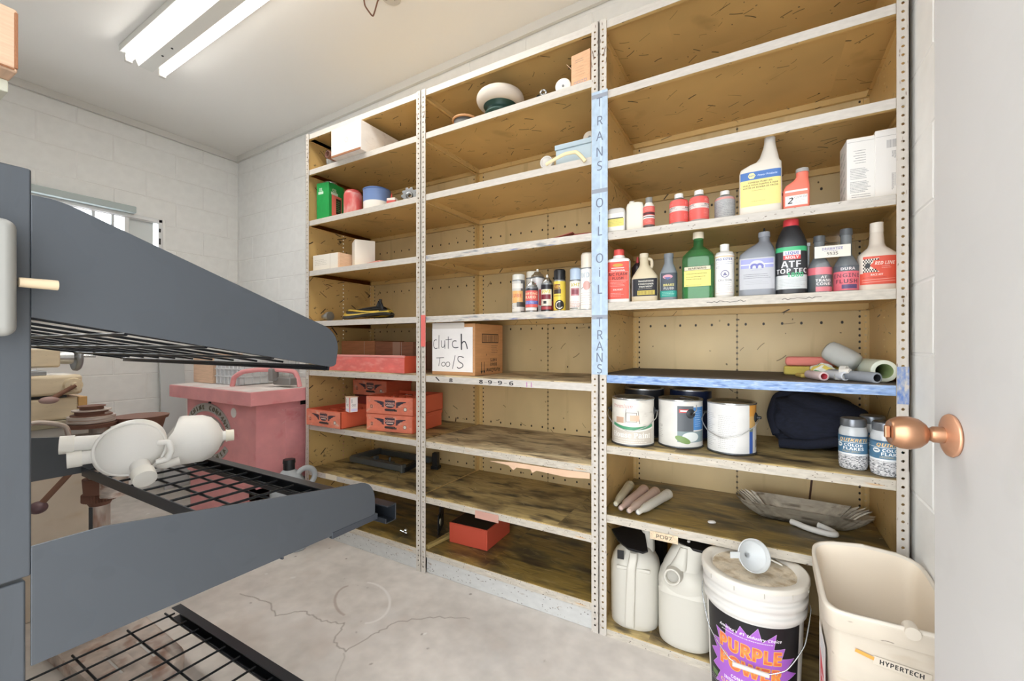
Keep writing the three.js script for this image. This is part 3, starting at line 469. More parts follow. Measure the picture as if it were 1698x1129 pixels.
  bt(-.037, .176, 0, (g, w, h) => { fill(g, '#4f565a', 0, 0, w, h); fill(g, '#e0707c', 0, 0, w, 90); fill(g, '#d86c78', 120, 240, w, 60); for (const [s, yy] of [['AT', 124], ['TRANS', 164], ['COND', 206]]) txt(g, s, 190, yy, 46, '#e6e2e2', 'sans-serif', 'bold'); });
  bt(.034, .19, 0, (g, w, h) => { fill(g, '#e0707e', 0, 0, w, h); fill(g, '#59616a', 0, 0, w, 70); txt(g, 'DURA', 160, 40, 46, '#e9e4e6'); txt(g, 'ENGINE', 150, 120, 66, '#8a4a58', 'sans-serif', 'bold', 'center', 260); txt(g, 'FLUSH', 150, 190, 66, '#6a3646', 'sans-serif', 'bold', 'center', 260); fill(g, '#5a4a78', 110, 230, 130, 50); });
  part('shrink_wrap', loft(sec([.001, .072, .037, 3.5], [.09, .071, .036, 3.5], [.12, .06, .026, 2.6], [.17, .056, .02, 2.4], [.195, .05, .018, 2.2, .004], [.206, .03, .012, 2.2, .02]), { seg: 48, caps: false }), mat('#ffffff', .1, 0, { transmission: 1, thickness: 0, ior: 1.3 }), t, 'clear crinkled shrink wrap');
  part('card', rb(.094, .038, .0012, .0004, -.006, .114, .0345), tmat(256, 108, (g, w, h) => { fill(g, '#e4dfd4', 0, 0, w, h); txt(g, 'DRAMATIZE', w / 2, 28, 34, '#7a78a4', 'sans-serif', 'bold', 'center', 150); smallPrint(g, 70, 46, 120, 1, 8, '#8a88ac', 5); txt(g, '5535', w / 2, 74, 38, '#6e6a66'); }), t);
  part('applicator', [cyl(.003, .003, .15, -.066, .02, -.01), rb(.016, .012, .008, .002, -.068, .165, -.01)], mat('#a9adb0', .4), t);
  t = thing('oil_bottle', 'cream long-necked bottle with red RED LINE label and checkered flag', 'bottle', [.318, y, -1.75], 0);
  part('body', loft(sec([0, .045, .034, 3.5], [.005, .048, .037, 3.5], [.108, .048, .037, 3.5], [.118, .046, .035, 3], [.14, .023, .022, 2.2], [.15, .0195, .0195], [.19, .0165, .0165]), { seg: 48 }), mat('#e0d5c8', .5), t);
  capped(t, .0178, .03, .186, mat('#e9e0d4', .5));
  part('label', label(sec([.02, .048, .037, 3.5], [.107, .048, .037, 3.5]), 1.0, .0007, 24, -.1), tmat(560, 400, (g, w, h) => {
    fill(g, '#dd5a46', 0, 0, w, h); fill(g, '#e4d8cc', 0, 0, 60, 240); g.fillStyle = '#e8ddd2'; g.beginPath(); g.moveTo(40, 40); g.lineTo(300, 26); g.lineTo(150, 130); g.lineTo(300, 226); g.lineTo(40, 226); g.fill();
    g.fillStyle = '#1d1a1c'; for (let i = 0; i < 12; i++) for (let j = 0; j < 8; j++) if ((i + j) % 2 && Math.abs(j - 3.6) > (i - 2) * .5 * .6 + .2 && i * 18 < 240) g.fillRect(60 + i * 19, 34 + j * 24, 19, 24);
    g.beginPath(); g.arc(130, 130, 38, 0, 7); g.fill(); fill(g, '#dd5a46', 210, 60, 330, 120); txt(g, 'RED LINE', 370, 102, 66, '#f3dcd4', 'sans-serif', 'italic bold', 'center', 310); smallPrint(g, 330, 146, 160, 2, 22, '#f3d6ce', 5); txt(g, 'RACE ATF', 260, 262, 40, '#f6e2da', 'sans-serif', 'bold'); g.strokeStyle = '#f0c4b8'; g.lineWidth = 5; for (const yy of [330, 362]) { g.beginPath(); g.moveTo(40, yy + 8); g.lineTo(530, yy - 8); g.stroke(); } smallPrint(g, 60, 300, 420, 1, 8, '#9c3428', 6);
  }, .45), t);
}
// --- blue edged shelf: rollers and tubes
{
  const y = S3c(5);
  let t = thing('roller_cover', 'large pale green hollow roller tube, lying by the right post', 'roller tube', [.325, y + .0345, -1.80], 0);
  const hollow = (ro, ri, L, m, mi, p) => { part('outer', turn(lathe([[ri, 0], [ro * .96, 0], [ro, .004], [ro, L - .004], [ro * .96, L], [ri, L]], 36), PI / 2, 0, 0).translate(0, 0, -L), m, p); part("inner", turn(lathe([[0, 0], [ri, 0], [ri, L]], 30), PI / 2, 0, 0).translate(0, 0, -L), mi, p); };
  // local +z is the open end
  const lay = (o, ry) => { o.rotation.y = ry; };
  hollow(.0345, .0225, .23, mat('#e4ead9', .9), mat('#b3c58a', .7), t); t.position.set(.334, y + .0345, -1.735); lay(t, .08);
  for (const c of t.children) c.position.z = 0;
  t = thing('roller_cover', 'small grey hollow tube, second from the right post', 'roller tube', [.305, y + .0165, -1.672], .55); hollow(.0165, .0115, .2, mat('#8b9098', .7), mat('#1c1d20', .7), t);
  t = thing('roller_cover', 'white narrow roller tube with a dark bore in the middle of the pile', 'roller tube', [.240, y + .0145, -1.745], .45); hollow(.0145, .0105, .13, mat('#dfe3ea', .8), mat('#3c4044', .7), t);
  t = thing('roller_cover', 'short pink ended roller tube at the left of the pile', 'roller tube', [.178, y + .0145, -1.7], .3); hollow(.0145, .0095, .11, mat('#c9b4b4', .8), mat('#e0606c', .6), t);
  t = thing('roller_sleeve', 'fat grey white paint roller sleeve lying across the pile', 'paint roller', [.245, y + .075, -1.87], 0);
  part('sleeve', turn(lathe([[0, -.052], [.02, -.052], [.03, -.048], [.035, -.038], [.036, -.02], [.036, .03], [.033, .045], [.026, .052], [0, .05]], 32), 0, 0, 1.05).rotateY(-.5), mat('#b9bab6', .95), t);
  t = thing('sponge_pad', 'pink sponge pad with a yellow underside at the back of the pile', 'sponge', [.19, y, -2.0], -.05);
  part('pad', rb(.25, .034, .07, .012, .02, .036, 0), mat('#e98c80', .95), t); part('underside', rb(.2, .034, .07, .008, -.01, 0, 0), mat('#cdb95e', .9), t);
  t = thing('plastic_packet', 'crumpled green and white plastic packet in the pile of tubes', 'packet', [.19, y, -1.85], .3); t.scale.setScalar(.85);
  { const g = new THREE.SphereGeometry(.04, 28, 18), P = g.attributes.position; for (let i = 0; i < P.count; i++) { const x = P.getX(i), yy = P.getY(i), z = P.getZ(i), k = 1 + .5 * fbm(x * 40, yy * 40, z * 40, 3); P.setXYZ(i, x * k * 1.15, Math.max(0, yy * k * .75 + .028), z * k * .8); } g.computeVertexNormals();
    part('wrapper', g, tmat(256, 256, (g2, w, h) => { fill(g2, '#e3e6dc', 0, 0, w, h); for (let i = 0; i < 26; i++) { g2.save(); g2.translate(rnd() * w, rnd() * h); g2.rotate(rnd() * 3); fill(g2, ['#4fa25c', '#7cc07a', '#e7d267', '#f0f0ea'][i % 4], -60, -14, 120, 28); g2.restore(); } }, .35), t); }
  t = thing('yellow_glove', 'flattened yellow work glove under the pink pad', 'glove', [.165, y, -1.865], .2);
  part('palm', rb(.1, .014, .07, .007, 0, 0, 0), mat('#d2b860', .9), t); for (let i = 0; i < 4; i++) part('finger', rb(.05, .012, .015, .006, .07, 0, -.027 + i * .018), mat('#c9ae58', .9), t);
  t = thing('plastic_nozzle', 'two small white screw nozzles between the pile tubes', 'nozzle', [.228, y, -1.765], .9); part('nozzle', [turn(cyl(.009, .009, .03, 0, 0, 0, 16), PI / 2).translate(0, .03, 0), turn(cyl(.011, .011, .02, 0, 0, 0, 16), PI / 2).translate(.02, .036, -.01)], mat('#e9e6df', .5), t); part('stub', rb(.03, .02, .03, .004, .006, 0, 0), mat('#c9c9c6', .6), t);
}
// --- paint cans, cloth, jars
{
  const y = S3c(6), CR = .083, CH = .187;
  const paintCan = (lab, pos, ry, draw, back) => {
    const c = thing('paint_can', lab, 'paint can', pos, ry, back);
    part('body', loft(sec([.006, CR - .001, CR - .001], [.182, CR - .001, CR - .001]), { seg: 56, caps: false }), typeof draw === 'string' ? mat(draw, .4) : tmat(1024, 384, draw, .42), c);
    part('bottom_rim', lathe([[0, .004], [CR - .004, .004], [CR - .003, 0], [CR + .001, .001], [CR + .001, .007], [CR - .001, .008]], 56), mat('#6a6d70', .4, .8), c);
    part('lid_rim', lathe([[CR - .001, .18], [CR + .0012, .181], [CR + .0012, .186], [CR - .002, .188], [CR - .012, .186], [CR - .013, .179], [0, .178]], 56), M.chrome, c);
    for (const s of [-1, 1]) { const e = part('bail_ear', turn(lathe([[0, .006], [.008, .006], [.016, .002], [.018, 0]], 24), 0, 0, s > 0 ? -PI / 2 : PI / 2).translate(s * (CR - .001), .135, 0), mat('#2f3236', .5), c); part('bail_boss', turn(cyl(.006, .005, .014, 0, 0, 0, 14), 0, 0, s > 0 ? -PI / 2 : PI / 2).translate(s * (CR + .003), .135, 0), M.darkSteel, e); }
    return c;
  };
  const bail = (c, drop, fwd) => part('bail', tube([[-CR - .012, .135, 0], [-CR - .010, .12 - drop * .4, fwd * .5], [-CR * .7, .1 - drop, fwd * .93], [0, .086 - drop * 1.2, fwd * 1.12], [CR * .7, .1 - drop, fwd * .93], [CR + .010, .12 - drop * .4, fwd * .5], [CR + .012, .135, 0]], .0017, 60, 6), mat('#c9cac8', .35, .8), c);
  // canvas x: 0 is the back, the middle faces the camera; letters read left to right
  let c = paintCan('cream paint can lettered House Paint with a green band', [-.449, y, -1.76], .12, (g, w, h) => {
    fill(g, '#e2ddd4', 0, 0, w, h); grain(g, w, h, .04, 10, 5); dirt(g, w, h, [196, 190, 180], .1, .4, .6, 9, 9, 2); const o = 512;
    fill(g, '#cfc6ba', o - 190, 240, 380, 130); g.strokeStyle = '#4e9a72'; g.lineWidth = 26; g.beginPath(); g.moveTo(o - 150, 212); g.quadraticCurveTo(o, 270, o + 200, 216); g.stroke(); g.strokeStyle = '#f2efea'; g.lineWidth = 12; g.beginPath(); g.moveTo(o - 150, 232); g.quadraticCurveTo(o, 290, o + 200, 236); g.stroke();
    txt(g, 'House Paint', o + 6, 300, 62, '#f4f2ec', 'serif', 'bold', 'center', 330); smallPrint(g, o - 150, 336, 300, 2, 20, '#f0ece4', 4); g.strokeStyle = '#4a443e'; g.lineWidth = 3; g.strokeRect(o - 30, 110, 80, 76); g.beginPath(); g.moveTo(o - 30, 76); g.lineTo(o - 40, 200); g.moveTo(o + 60, 90); g.lineTo(o + 74, 200); g.stroke(); fill(g, '#d9b9a0', o, 130, 70, 50); fill(g, '#c6a48c', o - 120, 150, 70, 50); txt(g, 'Premium', o - 70, 56, 40, '#c98a86', 'serif', 'italic');
  }); bail(c, .02, CR);
  c = paintCan('white paint can with a grey roller picture on its label', [-.276, y, -1.82], -.95, (g, w, h) => {
    fill(g, '#e0ddd7', 0, 0, w, h); grain(g, w, h, .02, 8, 4); const o = 760; fill(g, '#5b6066', o - 90, 40, 120, 210); fill(g, '#4c86c4', o + 30, 50, 120, 190); smallPrint(g, o + 44, 80, 80, 8, 18, '#bcd4ec', 4); fill(g, '#cf5450', o - 78, 66, 96, 30); fill(g, '#efefef', o - 70, 74, 80, 13); fill(g, '#86989c', o - 90, 250, 240, 90); g.fillStyle = '#dfe4e2'; g.beginPath(); g.ellipse(o + 10, 296, 66, 40, 0, 0, 7); g.fill(); g.fillStyle = '#7d9a5c'; g.beginPath(); g.ellipse(o - 50, 320, 60, 26, .4, 0, 7); g.fill(); txt(g, '1.0', o - 240, 220, 30, '#a9a6a0'); smallPrint(g, o - 270, 250, 60, 5, 16, '#b8b5af', 4);
  }); bail(c, -.08, -CR * .4);
  c = paintCan('white paint can with fine print and an orange and blue edge strip', [-.094, y, -1.81], -.25, (g, w, h) => {
    fill(g, '#e3e2e0', 0, 0, w, h); grain(g, w, h, .02, 8, 4); for (let i = 0; i < 18; i++) { smallPrint(g, 300, 80 + i * 15, 150, 1, 8, '#bdbcba', 5); smallPrint(g, 470, 90 + i * 15, 120, 1, 8, '#c4c3c1', 5); } fill(g, '#e0a04a', 688, 0, 130, 90); fill(g, '#d9b070', 688, 90, 70, 90); fill(g, '#7c8a80', 688, 180, 36, 30); fill(g, '#3f63b4', 688, 210, 34, 174); for (let i = 0; i < 9; i++) fill(g, '#555', 760 + i * 5, 280, 3, 60); fill(g, '#4a4e54', 262, 10, 22, 40);
  }); bail(c, .02, CR);
  const dk = (lab, pos, col) => { const b = paintCan(lab, pos, .6, col); b.scale.set(1.02, 1.12, 1.02); return b; };
  dk('black paint can standing behind the House Paint can', [-.447, y, -1.95], '#23262c');
  dk('dark blue paint can standing behind the roller picture can', [-.262, y, -2.0], '#1d2b4e');
  // rolled dark coveralls
  const t = thing('rolled_coveralls', 'dark navy bundle of rolled work clothes behind the jars', 'clothes', [.19, y, -2.02], -.06);
  const g = new THREE.SphereGeometry(1, 72, 48), P = g.attributes.position;
  for (let i = 0; i < P.count; i++) {
    let x = P.getX(i), yy = P.getY(i), z = P.getZ(i); const k = 1 + .05 * Math.sin(10 * yy + 5 * x + 3 * fbm(x * 2, yy * 2, z * 2)) + .12 * fbm(x * 3 + 5, yy * 3, z * 3, 4);
    const e = v => Math.sign(v) * Math.abs(v) ** .72; x = e(x) * .15 * k; z = e(z) * .10 * k; yy = e(yy) * .108 * k * (1.05 - (x + .1) * .9); P.setXYZ(i, x, Math.max(0, yy + .108), z);
  }
  g.computeVertexNormals();
  const navy = tmat(256, 256, (g2, w, h) => { fill(g2, '#171b2a', 0, 0, w, h); grain(g2, w, h, .25, 60, 60, 2); }, .95);
  part('bundle', g, navy, t);
  part('sleeve_fold', tube([[-.13, .05, .07], [-.15, .12, .04], [-.13, .19, .02], [-.08, .21, .02], [-.03, .2, .04]], .016, 40, 10), navy, t);
  part('collar_fold', tube([[-.12, .02, .085], [-.03, .03, .105], [.05, .05, .105], [.1, .05, .09]], .018, 40, 10), navy, t);
  // jars of color flakes
  const flakes = tmat(256, 96, (g2, w, h) => { fill(g2, '#c9c9cb', 0, 0, w, h); for (let i = 0; i < 900; i++) { g2.fillStyle = ['#f2f2f2', '#3a3d42', '#8a8d92', '#5d6066', '#e4e4e6'][i % 5]; g2.fillRect(rnd() * w, rnd() * h, rr(2, 7), rr(2, 5)); } }, .6);
  const jarLabel = tmat(640, 320, (g2, w, h) => {
    fill(g2, '#4d7796', 0, 0, w, h); fill(g2, '#2f5878', 0, 0, w, 30); txt(g2, 'QUIKRETE', 330, 66, 76, '#e9c07c', 'sans-serif', 'italic bold', 'center', 350); fill(g2, '#e8ecee', 0, 104, w, 8); g2.fillStyle = '#e6eaec'; g2.beginPath(); g2.ellipse(160, 160, 44, 38, 0, 0, 7); g2.fill(); fill(g2, '#3a5f7c', 132, 150, 56, 16);
    txt(g2, 'COLOR', 330, 152, 64, '#f2f4f5', 'sans-serif', 'bold', 'center', 250); txt(g2, 'FLAKES', 330, 212, 70, '#f2f4f5', 'sans-serif', 'bold', 'center', 260); smallPrint(g2, 200, 250, 260, 2, 18, '#d9c48c', 6); fill(g2, '#e8ecee', 0, 292, w, 28);
  }, .4);
  const js = sec([0, .033, .033, 2.2], [.004, .0385, .0385, 2.2], [.016, .041, .041, 2.2], [.12, .041, .041, 2.2], [.132, .037, .037, 2.2], [.136, .034, .034]);
  const jar = (lab, pos, ry) => {
    const j = thing('flake_jar', lab, 'jar', pos, ry); j.scale.set(.92, 1, .92);
    part('jar', loft(js, { seg: 40 }), mat('#e9edf0', .15, 0, { transmission: .35, thickness: 0 }), j);
    part('flakes', loft(sec([.003, .0385, .0385, 2.2], [.016, .0416, .0416, 2.2], [.05, .0416, .0416, 2.2]), { seg: 40, caps: false }), flakes, j, 'black and white flakes in the bottom of the jar');
    part('label', label(sec([.048, .041, .041, 2.2], [.108, .041, .041, 2.2]), 1.9, .0009, 36), jarLabel, j);
    part('lid', lathe([[0, .162], [.033, .162], [.037, .158], [.0375, .137], [.034, .135]], 36), mat('#7a7e84', .3, .6), j);
  };
  jar('jar of color flakes next to the navy bundle, front left of three', [.26, y, -1.755], -.2);
  jar('jar of color flakes half hidden by the shelf post', [.334, y, -1.715], .15);
  jar('jar of color flakes standing behind the other two jars', [.325, y, -1.85], 0);
}
// --- shelf of caulk tubes and the fluted pan
{
  const y = S3c(7);
  const tubes = [['yellowed tapered plastic tube, leftmost of the four on the shelf', '#d8cfb4', [-.512, -1.735], [-.524, -2.0]], ['pink tinted tapered plastic tube, second from the left of four', '#dcc0b2', [-.482, -1.70], [-.452, -1.975]], ['pink tinted tapered plastic tube, third from the left of four', '#dfc6b6', [-.447, -1.688], [-.402, -1.97]], ['clean white tapered plastic tube, rightmost of the four', '#ece9de', [-.412, -1.69], [-.348, -1.965]]];
  for (const [lab, col, a, b] of tubes) {
    const dx = b[0] - a[0], dz = b[1] - a[1], L = Math.hypot(dx, dz), t = thing('plastic_tube', lab, 'tube', [a[0], y + .0215, a[1]], Math.atan2(dx, dz));
    const m = mat(col, .5, 0, { transmission: .2, thickness: 0 });
    const body = part('barrel', turn(lathe([[0, .012], [.007, .012], [.0105, 0], [.0105, .04], [.0145, .048], [.0175, .075], [.019, L - .05], [.0205, L - .048]], 28), PI / 2), m, t);
    part('ring', turn(lathe([[.0205, L - .048], [.0205, L - .03], [.0185, L - .028], [.0185, L - .024], [.0215, L - .022], [.0215, L], [.019, L], [0, L - .004]], 28), PI / 2), m, t);
  }
  let t = thing('fluted_pan', 'grey metal tray with fluted corners on the oily shelf', 'pan', [.135, y, -1.985], -.04);
  const S = 312, rows = [[.001, 0, 0], [.001, .14, .05], [.02, .165, .06], [.042, .19, .071], [.06, .208, .08]], P = [], I = [], U = [];
  rows.forEach(([yy, a, b], j) => { for (let k = 0; k <= S; k++) { const q = k / S * PI * 2, c = Math.cos(q), s = Math.sin(q), e = 2 / 4.2, w = Math.min(1, Math.max(0, (Math.abs(c) - .5) / .2)) * Math.min(1, j / 2), rip = 1 + .06 * w * Math.sin(k / S * PI * 2 * 30); P.push(a * Math.sign(c) * Math.abs(c) ** e * rip, yy + (j === 4 ? .006 * w * Math.sin(k / S * PI * 2 * 30) : 0), b * Math.sign(s) * Math.abs(s) ** e * rip); U.push(k / S * 4, j / 4); } });
  for (let j = 0; j < rows.length - 1; j++) for (let k = 0; k < S; k++) { const a = j * (S + 1) + k, b = a + S + 1; I.push(a, b, a + 1, a + 1, b, b + 1); }
  const g = new THREE.BufferGeometry(); g.setAttribute('position', new THREE.Float32BufferAttribute(P, 3)); g.setAttribute('uv', new THREE.Float32BufferAttribute(U, 2)); g.setIndex(I); g.computeVertexNormals();
  part('tray', g, tmat(256, 256, (g2, w, h) => { fill(g2, '#a59c8c', 0, 0, w, h); grain(g2, w, h, .15, 12, 3); dirt(g2, w, h, [70, 58, 46], .1, .4, .7, 6, 4, 3); }, .45, .5), t);
  t = thing('plastic_clip', 'white curved plastic clip lying against the fluted pan', 'handle', [.165, y + .012, -1.895]);
  part('grip', tube([[-.065, 0, -.018], [-.045, 0, -.004], [-.025, -.001, .012], [.01, -.001, .03], [.045, 0, .042], [.062, 0, .036], [.058, 0, .016], [.03, .004, -.006], [.016, .006, -.012]], .0105, 70, 12), M.white, t);
  t = thing('paper_scrap', 'crumpled white scrap of paper in the middle of the oily shelf', 'paper', [-.158, y, -1.776]); part('scrap', turn(new THREE.IcosahedronGeometry(.012, 1).scale(1.3, .5, .8), 0, .4, 0).translate(0, .006, 0), M.white, t);
}
// --- bottom shelf and floor of the right hand unit
{
  const y = S3c(8);
  const jugM = mat('#dcd8cd', .5, 0, { transmission: .15, thickness: 0 });
  const jugBody = sec([0, .085, .085, 2.6], [.008, .094, .094, 2.6], [.03, .096, .096, 2.6], [.225, .097, .097, 2.6], [.25, .092, .092, 2.5], [.272, .08, .08, 2.4], [.285, .066, .066, 2.2], [.296, .06, .06, 2.1], [.302, .05, .05, 2.1]);
  const mk = (lab, pos, ry, hole) => {
    const t = thing('pour_jug', lab, 'jug', pos, ry);
    part('body', loft(jugBody, { seg: 56 }), jugM, t);
    return t;
  };
  // first jug: handle towards the viewer, lid and tall spout
  let t = mk('off-white pouring jug with a flat front handle, in the corner of the bottom shelf', [-.447, y, -1.795], .15);
  part('handle', loft(sec([.02, .018, .006, 4, -.012, .1], [.06, .018, .012, 4, -.012, .1], [.25, .017, .014, 4, -.006, .1], [.285, .016, .018, 4, 0, .085], [.3, .014, .012, 4, 0, .07])), jugM, t);
  part('cross_rib', rb(.13, .014, .01, .004, 0, .235, .09), jugM, t);
  part('spout', loft(sec([.28, .045, .05, 2.4, .03, -.03], [.32, .032, .034, 2.2, .042, -.03], [.365, .022, .022, 2, .046, -.03], [.4, .0185, .0185, 2, .05, -.032], [.422, .018, .018, 2, .05, -.034])), jugM, t);
  part('lid', extrude(poly([[-.085, -.005], [-.055, .045], [-.01, .078], [.045, .085], [.062, .074], [.04, -.035], [.02, -.055], [.0, -.052]]), .007, .002).rotateX(PI / 2).rotateX(.42).translate(-.01, .345, .0), mat('#101114', .3), t);
  part('lid_tab', rb(.026, .035, .004, .001, -.05, .268, .078), mat('#101114', .4), t); part('rivet', new THREE.SphereGeometry(.006, 12, 8).translate(.014, .364, -.03), M.white, t);
  // second jug: round spout hole towards the viewer
  t = mk('off-white pouring jug with a round open spout facing out, next to the pail', [-.247, y, -1.775], 0);
  t.scale.set(1.03, 1, 1.03);
  part('shoulder', loft(sec([.2, .09, .05, 3, 0, .05], [.28, .07, .07, 3, -.01, 0], [.345, .06, .06, 3, .01, 0], [.372, .058, .056, 3, .03, 0])), jugM, t);
  part('spout', turn(lathe([[.036, -.05], [.03, 0], [.026, .035], [.0285, .04], [.022, .042], [.02, .03], [.019, -.02]], 32), PI / 2 - .25).translate(-.03, .272, .09), jugM, t);
  part('spout_bore', turn(cyl(.02, .02, .004, 0, .016, 0, 24), PI / 2 - .25).translate(-.03, .272, .09), mat('#a9a59c', .6), t);
  part('neck_rib', loft(sec([.29, .03, .016, 2.4, -.02, .07], [.33, .02, .014, 2.4, -.008, .062], [.365, .014, .012, 2.4, 0, .05])), jugM, t);
  part('lid', extrude(poly([[-.062, -.012], [-.02, .035], [.04, .06], [.1, .062], [.105, -.05], [.03, -.05], [-.02, -.035]]), .008, .002).rotateX(PI / 2).rotateX(.3).translate(-.01, .388, .0), mat('#101114', .3), t);
  part('rivet', new THREE.SphereGeometry(.006, 12, 8).translate(.012, .382, .03), M.white, t);
  t = thing('yellow_board', 'orange-brown wooden board standing behind the two pouring jugs', 'board', [-.30, y, -2.06]); part('board', rb(.15, .36, .02, .002), mat('#c08a34', .5), t);
  t = thing('dark_bottle', 'dark glass bottle in the shadow between the jugs and the wooden board', 'bottle', [-.385, y, -1.98]); part('body', loft(sec([0, .03, .03], [.26, .032, .032], [.3, .014, .014])), mat('#1c1b1c', .2), t); part('cap', cyl(.016, .016, .03, 0, .298, 0), mat('#6a6660', .4, .5), t);
  // pail
  const PX = -.02, PZ = -1.605;
  t = thing('plastic_pail', 'large white pail with black and purple PURPLE POWER cleaner label and wire handle', 'bucket', [PX, .0, PZ], 0);
  const PR = sec([.038, .124, .124], [.046, .127, .127], [.335, .138, .138], [.336, .146, .146], [.352, .147, .147], [.353, .1405, .1405], [.372, .141, .141], [.373, .149, .149], [.39, .15, .15], [.391, .143, .143], [.408, .144, .144], [.409, .151, .151], [.437, .153, .153], [.442, .15, .15]);
  part('body', loft(PR, { seg: 72, top: false }), mat('#d9d6d1', .42), t);
  const dirtyLid = tmat(512, 512, (g, w, h) => { fill(g, '#cfc3ae', 0, 0, w, h); grain(g, w, h, .12, 6, 6); dirt(g, w, h, [150, 128, 98], .0, .35, .7, 6, 6, 3); specks(g, w, h, 200, '#7a6c58', 3); }, .7);
  const lid = part('lid', lathe([[0, .43], [.118, .43], [.124, .434], [.128, .4425], [.148, .4445], [.1535, .442], [.154, .43]], 72), mat('#d9d4ca', .5), t);
  part('lid_top', new THREE.CircleGeometry(.12, 48).rotateX(-PI / 2).translate(0, .4312, 0), dirtyLid, lid, 'dusty brown lid panel');
  for (let i = 0; i < 12; i++) part('lid_notch', rb(.002, .014, .002, .0005, .1535 * Math.sin(i * PI / 6 + .2), .418, .1535 * Math.cos(i * PI / 6 + .2)), mat('#bdb7ac', .6), lid);
  const pl = tmat(1024, 900, (g, w, h) => {
    fill(g, '#17161a', 0, 0, w, h); g.fillStyle = '#a45fc4'; g.beginPath(); for (let i = 0; i < 36; i++) { const a = i / 36 * PI * 2, k = i % 2 ? .8 : rr(.98, 1.16); g.lineTo(500 + Math.cos(a) * 440 * k, 480 + Math.sin(a) * 430 * k); } g.fill(); g.strokeStyle = '#d9b0e6'; g.lineWidth = 3; g.stroke();
    txt(g, 'America\'s  #1  Industry  Choice', 500, 130, 40, '#e6e2ea', 'sans-serif', 'italic bold'); smallPrint(g, 230, 165, 520, 1, 8, '#d6d0da', 8);
    const word = (s, y, z, sk) => { g.save(); g.translate(500, y); g.rotate(sk); g.lineJoin = 'round'; g.font = `bold ${z}px sans-serif`; g.textAlign = 'center'; g.textBaseline = 'middle'; const gr = g.createLinearGradient(0, -z * .45, 0, z * .45); gr.addColorStop(0, '#dc5a4a'); gr.addColorStop(.55, '#e8904a'); gr.addColorStop(1, '#dd5040'); g.strokeStyle = '#e8b04a'; g.lineWidth = 16; g.strokeText(s, 0, 0, 620); g.fillStyle = gr; g.fillText(s, 0, 0, 620); g.restore(); };
    word('PURPLE', 300, 180, .03); word('POWER', 480, 180, .03); txt(g, 'CONCENTRATED', 500, 620, 46, '#ece6f0'); txt(g, 'INDUSTRIAL STRENGTH', 500, 668, 46, '#ece6f0', 'sans-serif', 'bold', 'center', 560); txt(g, 'CLEANER / DEGREASER', 500, 720, 56, '#e9c86a', 'sans-serif', 'bold', 'center', 640); smallPrint(g, 200, 765, 600, 3, 26, '#d9cbe0', 6);
    g.fillStyle = '#b9cfd4'; g.beginPath(); g.arc(860, 820, 56, 0, 7); g.fill(); fill(g, '#5c7a48', 60, 690, 90, 60); smallPrint(g, 40, 770, 150, 3, 22, '#c9c4cc', 5); smallPrint(g, 300, 850, 400, 2, 22, '#9d97a4', 5);
  }, .42);
  part('label', label(sec([.055, .1274, .1274], [.325, .1376, .1376]), 1.12, .0006, 48, -.05), pl, t);
  part('bail', tube([[-.15, .36, .02], [-.146, .33, .05], [-.12, .26, .1], [-.06, .21, .148], [.02, .195, .152], [.085, .22, .135], [.132, .28, .09], [.152, .35, .03], [.152, .362, .01]], .0018, 80, 6), M.chrome, t);
  part('grip', turn(cyl(.0065, .0065, .095, 0, -.0475, 0, 16), 0, 0, PI / 2 - .08).rotateY(.1).translate(-.005, .203, .158), M.white, t);
  t = thing('plastic_funnel', 'translucent white funnel lying on the lid of the pail', 'funnel', [-.03, .447, -1.572], .5);
  part('cone', turn(lathe([[.0475, 0], [.05, 0], [.05, .004], [.046, .006], [.044, .018], [.012, .045], [.008, .05], [.0065, .09], [.005, .09], [.0065, .05], [.01, .044], [.042, .016]], 40), -PI / 2 - .42).translate(0, .052, .03), mat('#e2e5e6', .35, 0, { transmission: .3, thickness: 0 }), t);
  part('hanging_tab', [rb(.03, .02, .004, .001, -.06, .044, .03)], mat('#e2e5e6', .35, 0, { transmission: .3, thickness: 0 }), t);
  part('wing', tube([[.04, .03, -.04], [.06, .012, -.05], [.09, .003, -.05], [.11, .002, -.01]], .003, 20, 6), mat('#dedcd2', .5), t);
  // square wash bin on the floor
  t = thing('wash_bin', 'big square cream plastic bin with open top and HYPERTECH lettering, partly behind the door', 'bin', [.258, 0, -1.42], 0);
  const binOut = sec([.0, .095, .125, 6], [.004, .1, .13, 6], [.488, .115, .155, 8], [.49, .126, .166, 8], [.53, .128, .168, 8]);
  // rim is higher at the back: shear the section heights with depth
  const lift = g => { const P = g.attributes.position; for (let i = 0; i < P.count; i++) { const yy = P.getY(i), z = P.getZ(i), k = Math.min(1, Math.max(0, (yy - .05) / .45)); P.setY(i, yy + k * (.012 * (-z + .17) / .17 + .022 * Math.max(0, 1 - (P.getX(i) / .13) ** 2) * Math.max(0, -z / .16))); } g.computeVertexNormals(); return g; };
  const binM = tmat(512, 512, (g, w, h) => { fill(g, '#cfc4b4', 0, 0, w, h); grain(g, w, h, .05, 6, 6); dirt(g, w, h, [176, 156, 130], .2, .5, .55, 6, 9, 4); scratches(g, w, h, 10, '#6a5f54', 20, 3); specks(g, w, h, 60, '#8f8272', 2); }, .5);
  part('shell', lift(loft(binOut, { seg: 64, top: false })), binM, t);
  part('inside', lift(loft(sec([.03, .09, .12, 5], [.50, .109, .149, 8], [.53, .118, .158, 8]), { seg: 64, top: false })), mat('#e6d8c4', .55), t);
  part('rim', lift(loft(sec([.528, .118, .158, 8], [.536, .119, .159, 8], [.536, .127, .167, 8], [.528, .128, .168, 8]), { seg: 64, caps: false })), mat('#d9d0c2', .45), t);
